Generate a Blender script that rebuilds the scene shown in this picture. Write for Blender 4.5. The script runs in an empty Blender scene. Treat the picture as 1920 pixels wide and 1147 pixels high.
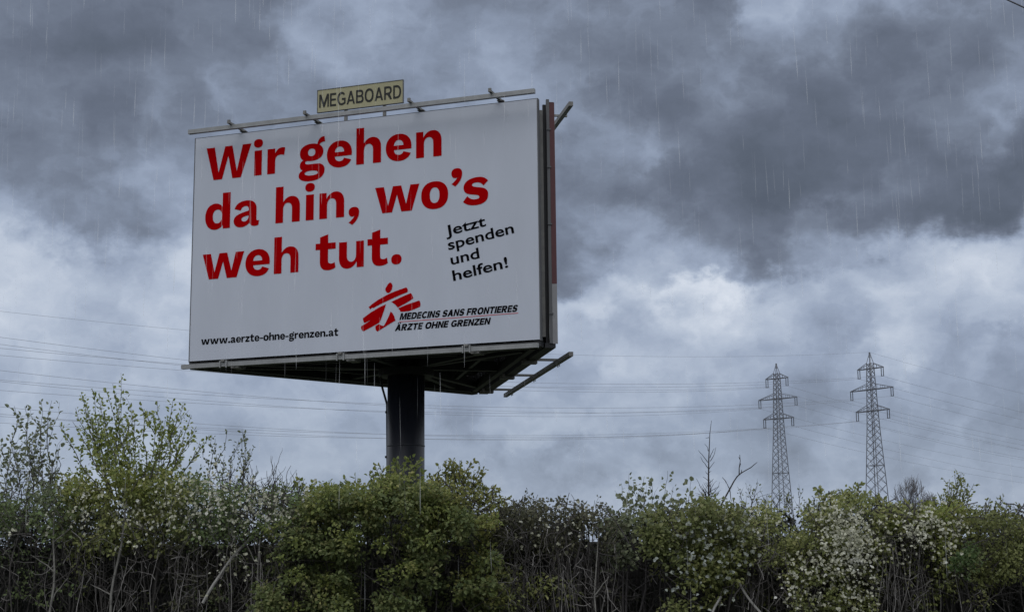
import bpy, math, random
import numpy as np
from mathutils import Vector, Matrix, noise as mnoise

rad = math.radians
scene = bpy.context.scene
COL = scene.collection
random.seed(7)
RNG = np.random.default_rng(11)

# ------------------------------------------------------------------ camera
EYE = 1.6
F, PITCH, ROLL = 2780.84, 0.17656, 0.010021          # focal length in photo pixels (1920 wide), tilt up, roll
cp, sp, cr, sr = math.cos(PITCH), math.sin(PITCH), math.cos(ROLL), math.sin(ROLL)
A = np.array([[cr, -sr, 0], [sr, cr, 0], [0, 0, 1.0]]) @ np.array([[1, 0, 0], [0, -sp, cp], [0, cp, sp]])
RIGHT, UP, FWD = A[0], A[1], A[2]
cam = bpy.data.cameras.new('camera')
cam.sensor_width = 36.0
cam.lens = F / 1920 * 36.0
cam.clip_start, cam.clip_end = 0.1, 9000
cam_ob = bpy.data.objects.new('camera', cam)
m = Matrix.Identity(4)
for i in range(3):
    m[i][0], m[i][1], m[i][2] = RIGHT[i], UP[i], -FWD[i]
m[0][3], m[1][3], m[2][3] = 0, 0, EYE
cam_ob.matrix_world = m
COL.objects.link(cam_ob)
scene.camera = cam_ob


def ray(px, py):
    return RIGHT * ((px - 960) / F) + UP * (-(py - 573.5) / F) + FWD


def at(px, py, Y):
    r = ray(px, py)
    r = r * (Y / r[1])
    return Vector((r[0], r[1], r[2] + EYE))


def azel(px, py):
    r = ray(px, py)
    r = r / np.linalg.norm(r)
    return math.atan2(r[0], r[1]), math.asin(r[2])


def s2l(c):
    return tuple(((x / 255) / 12.92 if x / 255 <= .04045 else ((x / 255 + .055) / 1.055) ** 2.4) for x in c)


# ------------------------------------------------------------------ sky, sun, exposure
SUN_EL, SUN_AZ = rad(58), rad(200)                   # behind the camera, a little to its left
world = bpy.data.worlds.new('World')
scene.world = world
world.use_nodes = True
W = world.node_tree
W.nodes.clear()


class NT:
    """small helper to chain math nodes"""
    def __init__(self, tree): self.t = tree
    def n(self, kind, **kw):
        nd = self.t.nodes.new(kind)
        for k, v in kw.items(): setattr(nd, k, v)
        return nd
    def put(self, sock, v):
        if hasattr(v, 'is_output') or isinstance(v, bpy.types.NodeSocket): self.t.links.new(v, sock)
        else: sock.default_value = v
    def m(self, op, a, b=None, c=None):
        nd = self.n('ShaderNodeMath', operation=op)
        for i, v in enumerate((a, b, c)):
            if v is not None: self.put(nd.inputs[i], v)
        return nd.outputs[0]
    def v(self, op, a, b=None, out=0):
        nd = self.n('ShaderNodeVectorMath', operation=op)
        self.put(nd.inputs[0], a)
        if b is not None: self.put(nd.inputs[1], b)
        return nd.outputs[out]
    def noise(self, vec, scale, detail=4, rough=.5, dim='3D', dist=0.0):
        nd = self.n('ShaderNodeTexNoise', noise_dimensions=dim)
        self.put(nd.inputs['Vector'], vec)
        nd.inputs['Scale'].default_value = scale
        nd.inputs['Detail'].default_value = detail
        nd.inputs['Roughness'].default_value = rough
        nd.inputs['Distortion'].default_value = dist
        return nd
    def ramp(self, fac, stops, interp='LINEAR'):
        nd = self.n('ShaderNodeValToRGB')
        cr_ = nd.color_ramp
        cr_.interpolation = interp
        while len(cr_.elements) < len(stops): cr_.elements.new(.5)
        for e, (p, c) in zip(cr_.elements, stops):
            e.position = p
            e.color = (*c[:3], 1)
        self.put(nd.inputs[0], fac)
        return nd.outputs[0]
    def mix(self, fac, a, b, kind='MIX'):
        nd = self.n('ShaderNodeMix', data_type='RGBA', blend_type=kind)
        self.put(nd.inputs['Factor'], fac)
        self.put(nd.inputs['A'], a)
        self.put(nd.inputs['B'], b)
        return nd.outputs['Result']
    def smooth(self, x, a, b, lo=0.0, hi=1.0):
        nd = self.n('ShaderNodeMapRange', interpolation_type='SMOOTHSTEP')
        self.put(nd.inputs['Value'], x)
        for k, v in (('From Min', a), ('From Max', b), ('To Min', lo), ('To Max', hi)): nd.inputs[k].default_value = v
        return nd.outputs['Result']


w = NT(W)
tc = w.n('ShaderNodeTexCoord')
direction = w.v('NORMALIZE', tc.outputs['Generated'])
sep = w.n('ShaderNodeSeparateXYZ')
W.links.new(direction, sep.inputs[0])
az = w.m('ARCTAN2', sep.outputs[0], sep.outputs[1])
el = w.m('ARCSINE', sep.outputs[2])
flat = w.n('ShaderNodeCombineXYZ')
W.links.new(az, flat.inputs[0])
W.links.new(el, flat.inputs[1])
stretched = w.v('MULTIPLY', direction, (1, 1, 1.3))
warp = w.noise(stretched, 9, 6, .55)
warp_v = w.v('MULTIPLY', w.v('SUBTRACT', warp.outputs['Color'], (.5, .5, .5)), (.11, .085, 0))
warp2 = w.noise(stretched, 30, 6, .62)
warp_v2 = w.v('MULTIPLY', w.v('SUBTRACT', warp2.outputs['Color'], (.5, .5, .5)), (.06, .05, 0))
pos = w.v('ADD', w.v('ADD', flat.outputs[0], warp_v), warp_v2)
psep = w.n('ShaderNodeSeparateXYZ')
W.links.new(pos, psep.inputs[0])
# how thick the overcast is over this stretch of sky: rows by elevation, columns by bearing (display grey 0..255)
COLS = list(range(0, 1921, 120))
THICK = [
 (30, (118, 111, 110, 113, 124, 152, 152, 138, 134, 130, 118, 112, 165, 150, 142, 140, 134)),
 (110, (112, 106, 108, 112, 136, 150, 138, 132, 142, 124, 112, 122, 148, 124, 116, 118, 116)),
 (190, (120, 116, 118, 124, 134, 140, 140, 140, 138, 126, 114, 132, 112, 108, 110, 116, 134)),
 (270, (132, 120, 114, 124, 132, 138, 140, 140, 138, 134, 148, 116, 104, 104, 104, 124, 138)),
 (350, (126, 124, 146, 132, 132, 132, 132, 132, 130, 124, 116, 110, 98, 98, 114, 104, 104)),
 (430, (150, 126, 120, 160, 158, 150, 146, 140, 136, 124, 158, 122, 112, 124, 108, 98, 102)),
 (510, (188, 182, 168, 192, 186, 178, 170, 160, 150, 122, 168, 164, 118, 156, 172, 182, 188)),
 (550, (192, 186, 180, 190, 188, 180, 175, 170, 165, 182, 190, 222, 160, 184, 190, 186, 188)),
 (600, (196, 188, 182, 182, 182, 180, 178, 176, 174, 174, 170, 196, 182, 170, 182, 178, 182)),
 (670, (184, 184, 178, 174, 174, 174, 174, 174, 176, 178, 182, 174, 172, 156, 190, 158, 152)),
 (750, (176, 172, 172, 172, 172, 172, 172, 168, 170, 172, 168, 162, 158, 154, 150, 148, 150)),
 (830, (172, 170, 170, 168, 168, 166, 165, 165, 168, 174, 164, 156, 158, 160, 154, 154, 156)),
 (880, (172, 172, 170, 168, 168, 164, 162, 158, 152, 146, 144, 150, 156, 162, 154, 156, 158)),
 (940, (178, 176, 176, 174, 172, 170, 168, 166, 172, 172, 168, 166, 172, 172, 168, 168, 170)),
]
STOPS = [(.10, (78, 86, 101)), (.25, (91, 100, 115)), (.36, (103, 112, 129)), (.44, (117, 127, 145)), (.52, (136, 148, 169)),
         (.60, (154, 167, 189)), (.69, (176, 188, 207)), (.80, (203, 212, 226)), (.90, (226, 232, 242)), (1.0, (246, 249, 252))]
to_level = lambda gv: float(np.interp(gv, [c[1] for _, c in STOPS], [p for p, _ in STOPS]))
A_LO, A_HI = -.42, .42
u = w.n('ShaderNodeMapRange')
W.links.new(psep.outputs[0], u.inputs['Value'])
for k_, v_ in (('From Min', A_LO), ('From Max', A_HI), ('To Min', 0), ('To Max', 1)): u.inputs[k_].default_value = v_
level, prev_e = None, None
for py, vals in THICK:
    stops = []
    for px, gv in zip(COLS, vals):
        l = to_level(gv)
        stops.append(((azel(px, py)[0] - A_LO) / (A_HI - A_LO), (l, l, l)))
    row = w.ramp(u.outputs[0], stops, 'EASE')
    e = azel(960, py)[1]
    if level is None: level = row
    else: level = w.mix(w.smooth(psep.outputs[1], prev_e, e), level, row)
    prev_e = e
fine = w.noise(w.v('ADD', stretched, warp_v2), 15, 10, .63)
fine_s = w.m('MULTIPLY', w.m('SUBTRACT', fine.outputs[0], .5), .27)
lump = w.noise(w.v('ADD', stretched, w.v('MULTIPLY', warp_v2, (.6, .6, .6))), 13, 6, .5)
lump_s = w.m('MULTIPLY', w.m('SUBTRACT', .10, w.m('ABSOLUTE', w.m('SUBTRACT', lump.outputs[0], .5))), .55)
level = w.m('ADD', w.m('ADD', level, fine_s), lump_s)
# away from the view the cover follows a broad noise; overhead and behind the camera it is thinner and brighter
away = w.m('MAXIMUM', w.smooth(el, .40, .62), w.smooth(w.m('ABSOLUTE', az), .40, .62))
broad = w.noise(stretched, 4, 6, .55)
level = w.m('ADD', w.m('MULTIPLY', level, w.m('SUBTRACT', 1.0, away)), w.m('MULTIPLY', w.m('ADD', w.m('MULTIPLY', broad.outputs[0], .9), .42), away))
cloud_col = w.ramp(level, [(p, s2l(c)) for p, c in STOPS])
sky = w.n('ShaderNodeTexSky', sky_type='NISHITA')
sky.sun_disc = False
sky.sun_elevation = SUN_EL
sky.sun_rotation = SUN_AZ
sky.air_density, sky.dust_density = 1.2, 1.5
sky_dim = w.mix(1.0, sky.outputs[0], (.075, .075, .075, 1), 'MULTIPLY')
# thin veil near the horizon lets some blue through
thin = w.m('MULTIPLY', w.smooth(el, .16, .05), .10)
col = w.mix(thin, cloud_col, sky_dim)
bg = w.n('ShaderNodeBackground')
W.links.new(col, bg.inputs[0])
bg.inputs[1].default_value = 1.0
out = w.n('ShaderNodeOutputWorld')
W.links.new(bg.outputs[0], out.inputs[0])

sun = bpy.data.lights.new('sun', 'SUN')
sun.energy = 1.5
sun.angle = rad(55)
sun.color = (1.0, .98, .95)
sun_ob = bpy.data.objects.new('sun', sun)
sd = Vector((math.sin(SUN_AZ) * math.cos(SUN_EL), math.cos(SUN_AZ) * math.cos(SUN_EL), math.sin(SUN_EL)))
sun_ob.rotation_euler = (-sd).to_track_quat('-Z', 'Y').to_euler()
sun_ob.location = (0, -20, 40)
COL.objects.link(sun_ob)
scene.view_settings.view_transform = 'Standard'
scene.view_settings.look = 'None'
scene.view_settings.exposure = 0.0
scene.view_settings.gamma = 1.0
scene.render.engine = 'CYCLES'
scene.cycles.max_bounces = 6
scene.cycles.transparent_max_bounces = 16


# ------------------------------------------------------------------ helpers
def material(name, color, rough=.6, metal=0.0, var=.0, scale=6.0, stretch=(1, 1, 1), bump=0.0, spec=.4):
    mt = bpy.data.materials.new(name)
    mt.use_nodes = True
    t = NT(mt.node_tree)
    b = mt.node_tree.nodes['Principled BSDF']
    b.inputs['Roughness'].default_value = rough
    b.inputs['Metallic'].default_value = metal
    b.inputs['Specular IOR Level'].default_value = spec
    c = Vector(color)
    co = t.n('ShaderNodeTexCoord').outputs['Object']
    n = t.noise(t.v('MULTIPLY', co, stretch), scale, 6, .6)
    lo, hi = c * (1 - var), c * (1 + var)
    mt.node_tree.links.new(t.ramp(n.outputs[0], [(.3, lo), (.7, hi)]), b.inputs['Base Color'])
    if bump:
        bp = t.n('ShaderNodeBump')
        bp.inputs['Strength'].default_value = bump
        bp.inputs['Distance'].default_value = .02
        mt.node_tree.links.new(n.outputs[0], bp.inputs['Height'])
        mt.node_tree.links.new(bp.outputs[0], b.inputs['Normal'])
    return mt


def leaf_material(name, stops, trans=.42, rough=.5, spec=.3):
    mt = bpy.data.materials.new(name)
    mt.use_nodes = True
    t = NT(mt.node_tree)
    nt = mt.node_tree
    b = nt.nodes['Principled BSDF']
    b.inputs['Roughness'].default_value = rough
    b.inputs['Specular IOR Level'].default_value = spec
    geo = t.n('ShaderNodeNewGeometry')
    co = t.n('ShaderNodeTexCoord').outputs['Object']
    n = t.noise(co, 2.6, 3, .6)
    fac = t.m('ADD', t.m('MULTIPLY', geo.outputs['Random Per Island'], .62), t.m('MULTIPLY', t.smooth(n.outputs[0], .3, .7), .38))
    c = t.ramp(fac, stops)
    nt.links.new(c, b.inputs['Base Color'])
    tr = t.n('ShaderNodeBsdfTranslucent')
    nt.links.new(c, tr.inputs[0])
    mx = t.n('ShaderNodeMixShader')
    mx.inputs[0].default_value = trans
    nt.links.new(b.outputs[0], mx.inputs[1])
    nt.links.new(tr.outputs[0], mx.inputs[2])
    nt.links.new(mx.outputs[0], nt.nodes['Material Output'].inputs[0])
    return mt


class MB:
    """collects verts and faces, builds one mesh object"""
    def __init__(self): self.v, self.f, self.mi = [], [], []
    def add(self, verts, faces, mi=0):
        o = len(self.v)
        self.v += [tuple(p) for p in verts]
        self.f += [tuple(i + o for i in fc) for fc in faces]
        self.mi += [mi] * len(faces)
    def box(self, x0, x1, y0, y1, z0, z1, mi=0, M=None, bev=0.0):
        p = [Vector(q) for q in ((x0, y0, z0), (x1, y0, z0), (x1, y1, z0), (x0, y1, z0), (x0, y0, z1), (x1, y0, z1), (x1, y1, z1), (x0, y1, z1))]
        if M is not None: p = [M @ q for q in p]
        self.add(p, [(0, 3, 2, 1), (4, 5, 6, 7), (0, 1, 5, 4), (1, 2, 6, 5), (2, 3, 7, 6), (3, 0, 4, 7)], mi)
    def beam(self, a, b, w_, h_=None, mi=0, up=Vector((0, 0, 1))):
        a, b = Vector(a), Vector(b)
        h_ = h_ or w_
        d = (b - a).normalized()
        if abs(d.dot(up)) > .98: up = Vector((1, 0, 0))
        s = d.cross(up).normalized()
        u = s.cross(d)
        s, u = s * w_ / 2, u * h_ / 2
        self.add([a - s - u, a + s - u, a + s + u, a - s + u, b - s - u, b + s - u, b + s + u, b - s + u],
                 [(0, 1, 2, 3), (7, 6, 5, 4), (0, 4, 5, 1), (1, 5, 6, 2), (2, 6, 7, 3), (3, 7, 4, 0)], mi)
    def tube(self, pts, radii, sides=4, cap=True, mi=0):
        pts = [Vector(p) for p in pts]
        n = len(pts)
        if not hasattr(radii, '__len__'): radii = [radii] * n
        vs, fs = [], []
        ref = Vector((.31, .95, .07))
        for i, p in enumerate(pts):
            d = (pts[min(i + 1, n - 1)] - pts[max(i - 1, 0)])
            d = d.normalized() if d.length > 1e-9 else Vector((0, 0, 1))
            s = d.cross(ref)
            if s.length < .05: s = d.cross(Vector((1, 0, 0)))
            s.normalize()
            u = s.cross(d)
            for k in range(sides):
                a = 2 * math.pi * k / sides
                vs.append(p + (s * math.cos(a) + u * math.sin(a)) * radii[i])
        for i in range(n - 1):
            for k in range(sides):
                fs.append((i * sides + k, i * sides + (k + 1) % sides, (i + 1) * sides + (k + 1) % sides, (i + 1) * sides + k))
        if cap:
            fs.append(tuple(range(sides - 1, -1, -1)))
            fs.append(tuple((n - 1) * sides + k for k in range(sides)))
        self.add(vs, fs, mi)
    def build(self, name, mats, parent=None, smooth=False):
        me = bpy.data.meshes.new(name)
        me.from_pydata(self.v, [], self.f)
        if not isinstance(mats, (list, tuple)): mats = [mats]
        for q in mats: me.materials.append(q)
        if len(mats) > 1: me.polygons.foreach_set('material_index', self.mi)
        if smooth: me.polygons.foreach_set('use_smooth', [True] * len(me.polygons))
        me.update()
        o = bpy.data.objects.new(name, me)
        COL.objects.link(o)
        if parent: o.parent = parent
        return o


def tag(o, label=None, cat=None, group=None, kind=None):
    for k, v in (('label', label), ('category', cat), ('group', group), ('kind', kind)):
        if v: o[k] = v
    return o


def thing(name, label, cat, loc=(0, 0, 0), rz=0.0, group=None):
    o = bpy.data.objects.new(name, None)
    o.empty_display_size = .3
    o.location = loc
    o.rotation_euler = (0, 0, rz)
    COL.objects.link(o)
    return tag(o, label, cat, group)


# ------------------------------------------------------------------ materials
M_poster = material('poster vinyl', (.375, .402, .468), .6, 0, .035, 1.6, (1, 1, .35), 0, .15)
M_blank = material('weathered blank panel', (.55, .56, .57), .6, 0, .08, 1.5)
M_red = material('red print', (.275, .0005, .002), .8, 0, .04, 3, (1, 1, 1), 0, .0)
M_black = material('black print', (.003, .003, .004), .8, 0, .1, 3, (1, 1, 1), 0, .0)
M_thinred = material('thin red print', (.42, .05, .06), .55)
M_alu = material('galvanised rail', (.20, .205, .21), .5, .3, .15, 5)
M_alu_dull = material('dull galvanised steel', (.13, .128, .125), .6, .2, .2, 6)
M_edge = material('panel edge metal', (.075, .077, .083), .6, .1, .12, 5, (1, 1, .3))
M_redstrip = material('faded red edge paint', (.06, .016, .02), .6, 0, .12, 4)
M_whitestrip = material('bare pale edge', (.17, .17, .18), .6, 0, .1, 4)
M_dark = material('dark painted steel', (.006, .0065, .009), .6, 0, .3, 4)
M_pole = material('dark blue grey pole paint', (.009, .0105, .017), .45, 0, .35, 3, (1, 1, .12))
M_sign = material('ochre sign sheet', (.255, .24, .145), .55, 0, .07, 3)
M_signtext = material('charcoal lettering', (.010, .011, .011), .8, 0, .1, 3)
M_steel = material('weathered pylon steel', (.105, .11, .13), .6, .1, .15, .3)
M_glass = material('dark insulator glass', (.05, .055, .07), .3)
M_cable = material('aluminium cable', (.22, .23, .26), .6, .1)
M_rubber = material('black cable sheath', (.010, .011, .016), .5)
M_wood = material('weathered grey board', (.040, .038, .040), .85, 0, .45, 3.5, (.35, 1, 5), .3)
M_post = material('grey fence post', (.11, .105, .10), .85, 0, .3, 4, (1, 1, .3), .3)
M_bark = material('grey brown bark', (.042, .038, .036), .9, 0, .65, 9)
M_barkpale = material('pale grey bark', (.125, .12, .11), .9, 0, .4, 10)
M_dry = material('dry grey stem', (.17, .16, .155), .9, 0, .5, 9)
M_barkdark = material('dark bark', (.028, .025, .026), .9, 0, .4, 14)
M_stake = material('pale weathered stake', (.20, .195, .185), .85, 0, .25, 8)


def st(*cs):
    n = len(cs)
    return [(.08 + .84 * i / (n - 1), tuple(min(.6, 1.18 * v) for v in c)) for i, c in enumerate(cs)]


L_lush = leaf_material('lush green leaf', st((0.085, 0.104, 0.032), (0.128, 0.158, 0.043), (0.179, 0.200, 0.059), (0.239, 0.230, 0.086)))
L_deep = leaf_material('deep green leaf', st((0.058, 0.079, 0.032), (0.093, 0.118, 0.043), (0.130, 0.152, 0.058), (0.184, 0.178, 0.079)))
L_yel = leaf_material('yellow green leaf', st((0.101, 0.132, 0.041), (0.154, 0.178, 0.046), (0.183, 0.201, 0.057), (0.237, 0.226, 0.095)))
L_olive = leaf_material('olive leaf', st((0.106, 0.120, 0.051), (0.162, 0.185, 0.068), (0.205, 0.223, 0.080), (0.275, 0.271, 0.117)))
L_grey = leaf_material('grey green leaf', st((0.092, 0.107, 0.068), (0.124, 0.145, 0.088), (0.152, 0.170, 0.101), (0.230, 0.245, 0.155)))
L_dark = leaf_material('dark creeper leaf', st((0.04, 0.042, 0.026), (0.06, 0.062, 0.037), (0.083, 0.084, 0.050), (0.14, 0.135, 0.085)))
L_shade = leaf_material('gap shade leaf', st((.010, .012, .010), (.017, .020, .015), (.026, .029, .02), (.045, .046, .032)), .15)  # leaf colour near black, paints the shade seen in the hedge gaps
L_dry = leaf_material('dry brownish leaf', st((0.076, 0.093, 0.042), (0.115, 0.143, 0.061), (0.138, 0.180, 0.074), (0.193, 0.272, 0.123)))
L_bloom = leaf_material('pale blossom petal', st((.22, .22, .16), (.33, .33, .25), (.43, .43, .35), (.54, .54, .48)), .35, .6)
L_green = leaf_material('bright green leaf', st((0.040, 0.069, 0.026), (0.056, 0.092, 0.031), (0.072, 0.106, 0.039), (0.105, 0.116, 0.047)))

# ------------------------------------------------------------------ ground
g = MB()
R0 = 4000
g.add([(-R0, -R0, 0), (R0, -R0, 0), (R0, R0, 0), (-R0, R0, 0)], [(0, 1, 2, 3)])
M_ground = material('wet grassy verge', (.035, .042, .022), .9, 0, .5, .8, (1, 1, 1), .4)
tag(g.build('ground', M_ground), kind='structure')

# ------------------------------------------------------------------ lettering outlines (units: x height 500)
GL = {
 'W': "M0 658L176 658L270 140L400 658L553 658L658 136L773 658L955 658L746 0L566 0L472 462L347 0L165 0Z",
 'i': "M18 0L183 0L183 500L18 500ZE100 643 100 86",
 'r': "M0 0L168 0L168 255C168 325 207 367 277 367C307 367 332 362 357 352L377 502C352 509 337 511 317 511C242 511 187 465 163 395L163 500L0 500Z",
 'n': "M0 0L168 0L168 255C168 330 208 385 266 385C332 385 365 340 365 265L365 0L540 0L540 300C540 430 475 512 355 512C265 512 190 460 153 380L153 500L0 500Z",
 'h': "M0 0L168 0L168 255C168 330 208 385 266 385C332 385 365 340 365 265L365 0L540 0L540 300C540 430 475 512 355 512C275 512 208 470 168 400L168 712L0 712Z",
 'u': "M540 500L372 500L372 245C372 170 332 115 274 115C208 115 172 160 172 235L172 500L0 500L0 200C0 70 65 -12 185 -12C275 -12 350 40 387 120L387 0L540 0Z",
 'd': "M540 0L388 0L385 75C350 20 290 -12 220 -12C85 -12 0 95 0 250C0 405 85 512 220 512C285 512 335 485 372 435L372 712L540 712ZE266 250 100 136",
 'a': "M15 360L149 322C160 370 200 402 252 402C300 402 325 375 322 310C180 275 0 250 0 130C0 40 70 -12 155 -12C235 -12 300 20 340 70C355 15 400 -10 455 -8C490 -8 515 0 531 11L544 105C535 100 525 98 515 98C495 98 485 110 485 160L485 330C485 450 410 514 275 514C145 514 40 460 15 360ZM318 215C260 200 168 195 168 150C168 115 195 98 230 98C280 98 318 140 318 200Z",
 'e': "M535 205L172 205C178 145 220 108 280 108C325 108 358 130 372 168L522 122C490 35 405 -14 280 -14C110 -14 0 90 0 250C0 410 115 514 275 514C440 514 539 410 539 260ZM172 290L370 290C368 355 330 396 275 396C215 396 175 355 172 290Z",
 'o': "E291 250 291 264E291 250 104 148",
 'w': "M0 500L188 500L280 130L385 500L563 500L668 137L760 500L952 500L790 0L567 0L472 330L368 0L156 0Z",
 'g': "M94 202C40 230 22 280 22 343C22 445 120 515 274 515C320 515 360 508 395 495C410 580 455 638 544 638L562 530C500 535 455 515 441 478C490 450 526 405 526 343C526 240 430 171 274 171C240 171 210 175 185 178C150 178 138 165 138 147C138 125 160 112 204 112L400 112C500 112 556 60 556 -20C556 -150 440 -224 240 -224C90 -224 0 -180 0 -100C0 -55 30 -20 83 0C40 25 22 50 22 95C22 145 50 180 94 202ZE274 343 78 74E272 -65 142 46",
 's': "M545 428C495 485 430 514 335 514C140 514 12 440 12 330C12 240 80 205 210 190C310 178 352 168 352 137C352 110 320 98 262 98C195 98 140 120 93 172L0 66C65 10 150 -14 265 -14C440 -14 545 50 545 165C545 265 480 300 350 318C250 332 198 342 198 372C198 398 235 412 295 412C360 412 405 390 444 343Z",
 't': "M0 391L93 391L93 160C93 45 155 -12 265 -12C330 -12 390 5 429 32L410 137C385 120 365 113 335 113C290 113 267 135 267 180L267 391L429 391L429 513L267 513L267 680L93 632L93 513L0 513Z",
 '.': "E111 88 111 97",
 ',': "M118 177C190 177 227 140 227 70C227 -20 170 -110 77 -168L0 -118C60 -80 105 -40 128 8C110 -8 95 -10 80 -10C30 -10 0 30 0 85C0 140 45 177 118 177Z",
 '’': "M118 720C190 720 227 683 227 613C227 523 170 433 77 375L0 425C60 463 105 503 128 551C110 535 95 533 80 533C30 533 0 573 0 628C0 683 45 720 118 720Z",
 'z': "M20 500L470 500L470 400L205 125L480 125L480 0L0 0L0 98L255 375L20 375Z",
 '-': "M0 190L320 190L320 300L0 300Z",
}
WID = {'W': 955, 'i': 200, 'r': 377, 'n': 540, 'h': 540, 'u': 540, 'd': 540, 'a': 544, 'e': 539, 'o': 582, 'w': 952, 'g': 560, 's': 545, 't': 429, '.': 222, ',': 227, '’': 227, 'z': 480, '-': 320}


def contours(d, seg=9):
    import re
    tok = re.findall(r'[MLCEZ]|-?\d+\.?\d*', d)
    res, cur, i = [], [], 0
    num = lambda k: [float(x) for x in tok[i + 1:i + 1 + k]]
    while i < len(tok):
        c = tok[i]
        if c == 'M': cur = [tuple(num(2))]; i += 3
        elif c == 'L': cur.append(tuple(num(2))); i += 3
        elif c == 'C':
            x1, y1, x2, y2, x3, y3 = num(6)
            x0, y0 = cur[-1]
            for k in range(1, seg + 1):
                t = k / seg
                s = 1 - t
                cur.append((s**3*x0 + 3*s*s*t*x1 + 3*s*t*t*x2 + t**3*x3, s**3*y0 + 3*s*s*t*y1 + 3*s*t*t*y2 + t**3*y3))
            i += 7
        elif c == 'E':
            cx, cy, rx, ry = num(4)
            e = []
            for k in range(30):
                a = 2 * math.pi * k / 30
                ca, sa = math.cos(a), math.sin(a)
                p = .88                                             # slightly squared ellipse
                e.append((cx + rx * math.copysign(abs(ca) ** p, ca), cy + ry * math.copysign(abs(sa) ** p, sa)))
            res.append(e)
            i += 5
        elif c == 'Z': res.append(cur); cur = []; i += 1
        else: i += 1
    return res


def flat_shape(name, polys, mat, parent, M, thick=.0015):
    """filled outlines (holes by even-odd) as one thin mesh; M takes x right, y up on the sheet"""
    cu = bpy.data.curves.new(name, 'CURVE')
    cu.dimensions = '2D'
    cu.fill_mode = 'BOTH'
    cu.extrude = thick
    for p in polys:
        s = cu.splines.new('POLY')
        s.points.add(len(p) - 1)
        for q, (x, y) in zip(s.points, p): q.co = (x, y, 0, 1)
        s.use_cyclic_u = True
    return curve_to_mesh(name, cu, mat, parent, M)


def curve_to_mesh(name, cu, mat, parent, M):
    tmp = bpy.data.objects.new(name + ' outline', cu)
    COL.objects.link(tmp)
    bpy.context.view_layer.update()
    dg = bpy.context.evaluated_depsgraph_get()
    me = bpy.data.meshes.new_from_object(tmp.evaluated_get(dg))
    bpy.data.objects.remove(tmp)
    me.transform(M)
    me.materials.clear()
    me.materials.append(mat)
    me.name = name
    o = bpy.data.objects.new(name, me)
    COL.objects.link(o)
    o.parent = parent
    return o


def font_text(name, lines, mat, parent, MF, weight=0.0):
    """lines: (text, x0, y0, x1, y1, cap height, shear) set in the built-in face, scaled to its measured length"""
    mb_v, mb_f = [], []
    for (txt, x0, y0, x1, y1, cap, shear) in lines:
        cu = bpy.data.curves.new(name, 'FONT')
        cu.body = txt
        cu.size = 1.0
        cu.offset = weight
        cu.shear = 0
        cu.resolution_u = 4
        cu.extrude = .002
        tmp = bpy.data.objects.new('outline', cu)
        COL.objects.link(tmp)
        bpy.context.view_layer.update()
        dg = bpy.context.evaluated_depsgraph_get()
        me = bpy.data.meshes.new_from_object(tmp.evaluated_get(dg))
        bpy.data.objects.remove(tmp)
        xs = [v.co.x for v in me.vertices]
        lo, hi = min(xs), max(xs)
        ln = math.hypot(x1 - x0, y1 - y0)
        ca, sa = (x1 - x0) / ln, (y1 - y0) / ln
        kx, ky = ln / (hi - lo), cap / CAPH
        o = len(mb_v)
        for v in me.vertices:
            x, y = (v.co.x - lo) * kx + shear * v.co.y * ky, v.co.y * ky
            mb_v.append((x0 + x * ca - y * sa, y0 + x * sa + y * ca, v.co.z))
        for p in me.polygons: mb_f.append(tuple(i + o for i in p.vertices))
        bpy.data.meshes.remove(me)
    b = MB()
    b.add([MF @ Vector(q) for q in mb_v], mb_f)
    return b.build(name, mat, parent)


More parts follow.
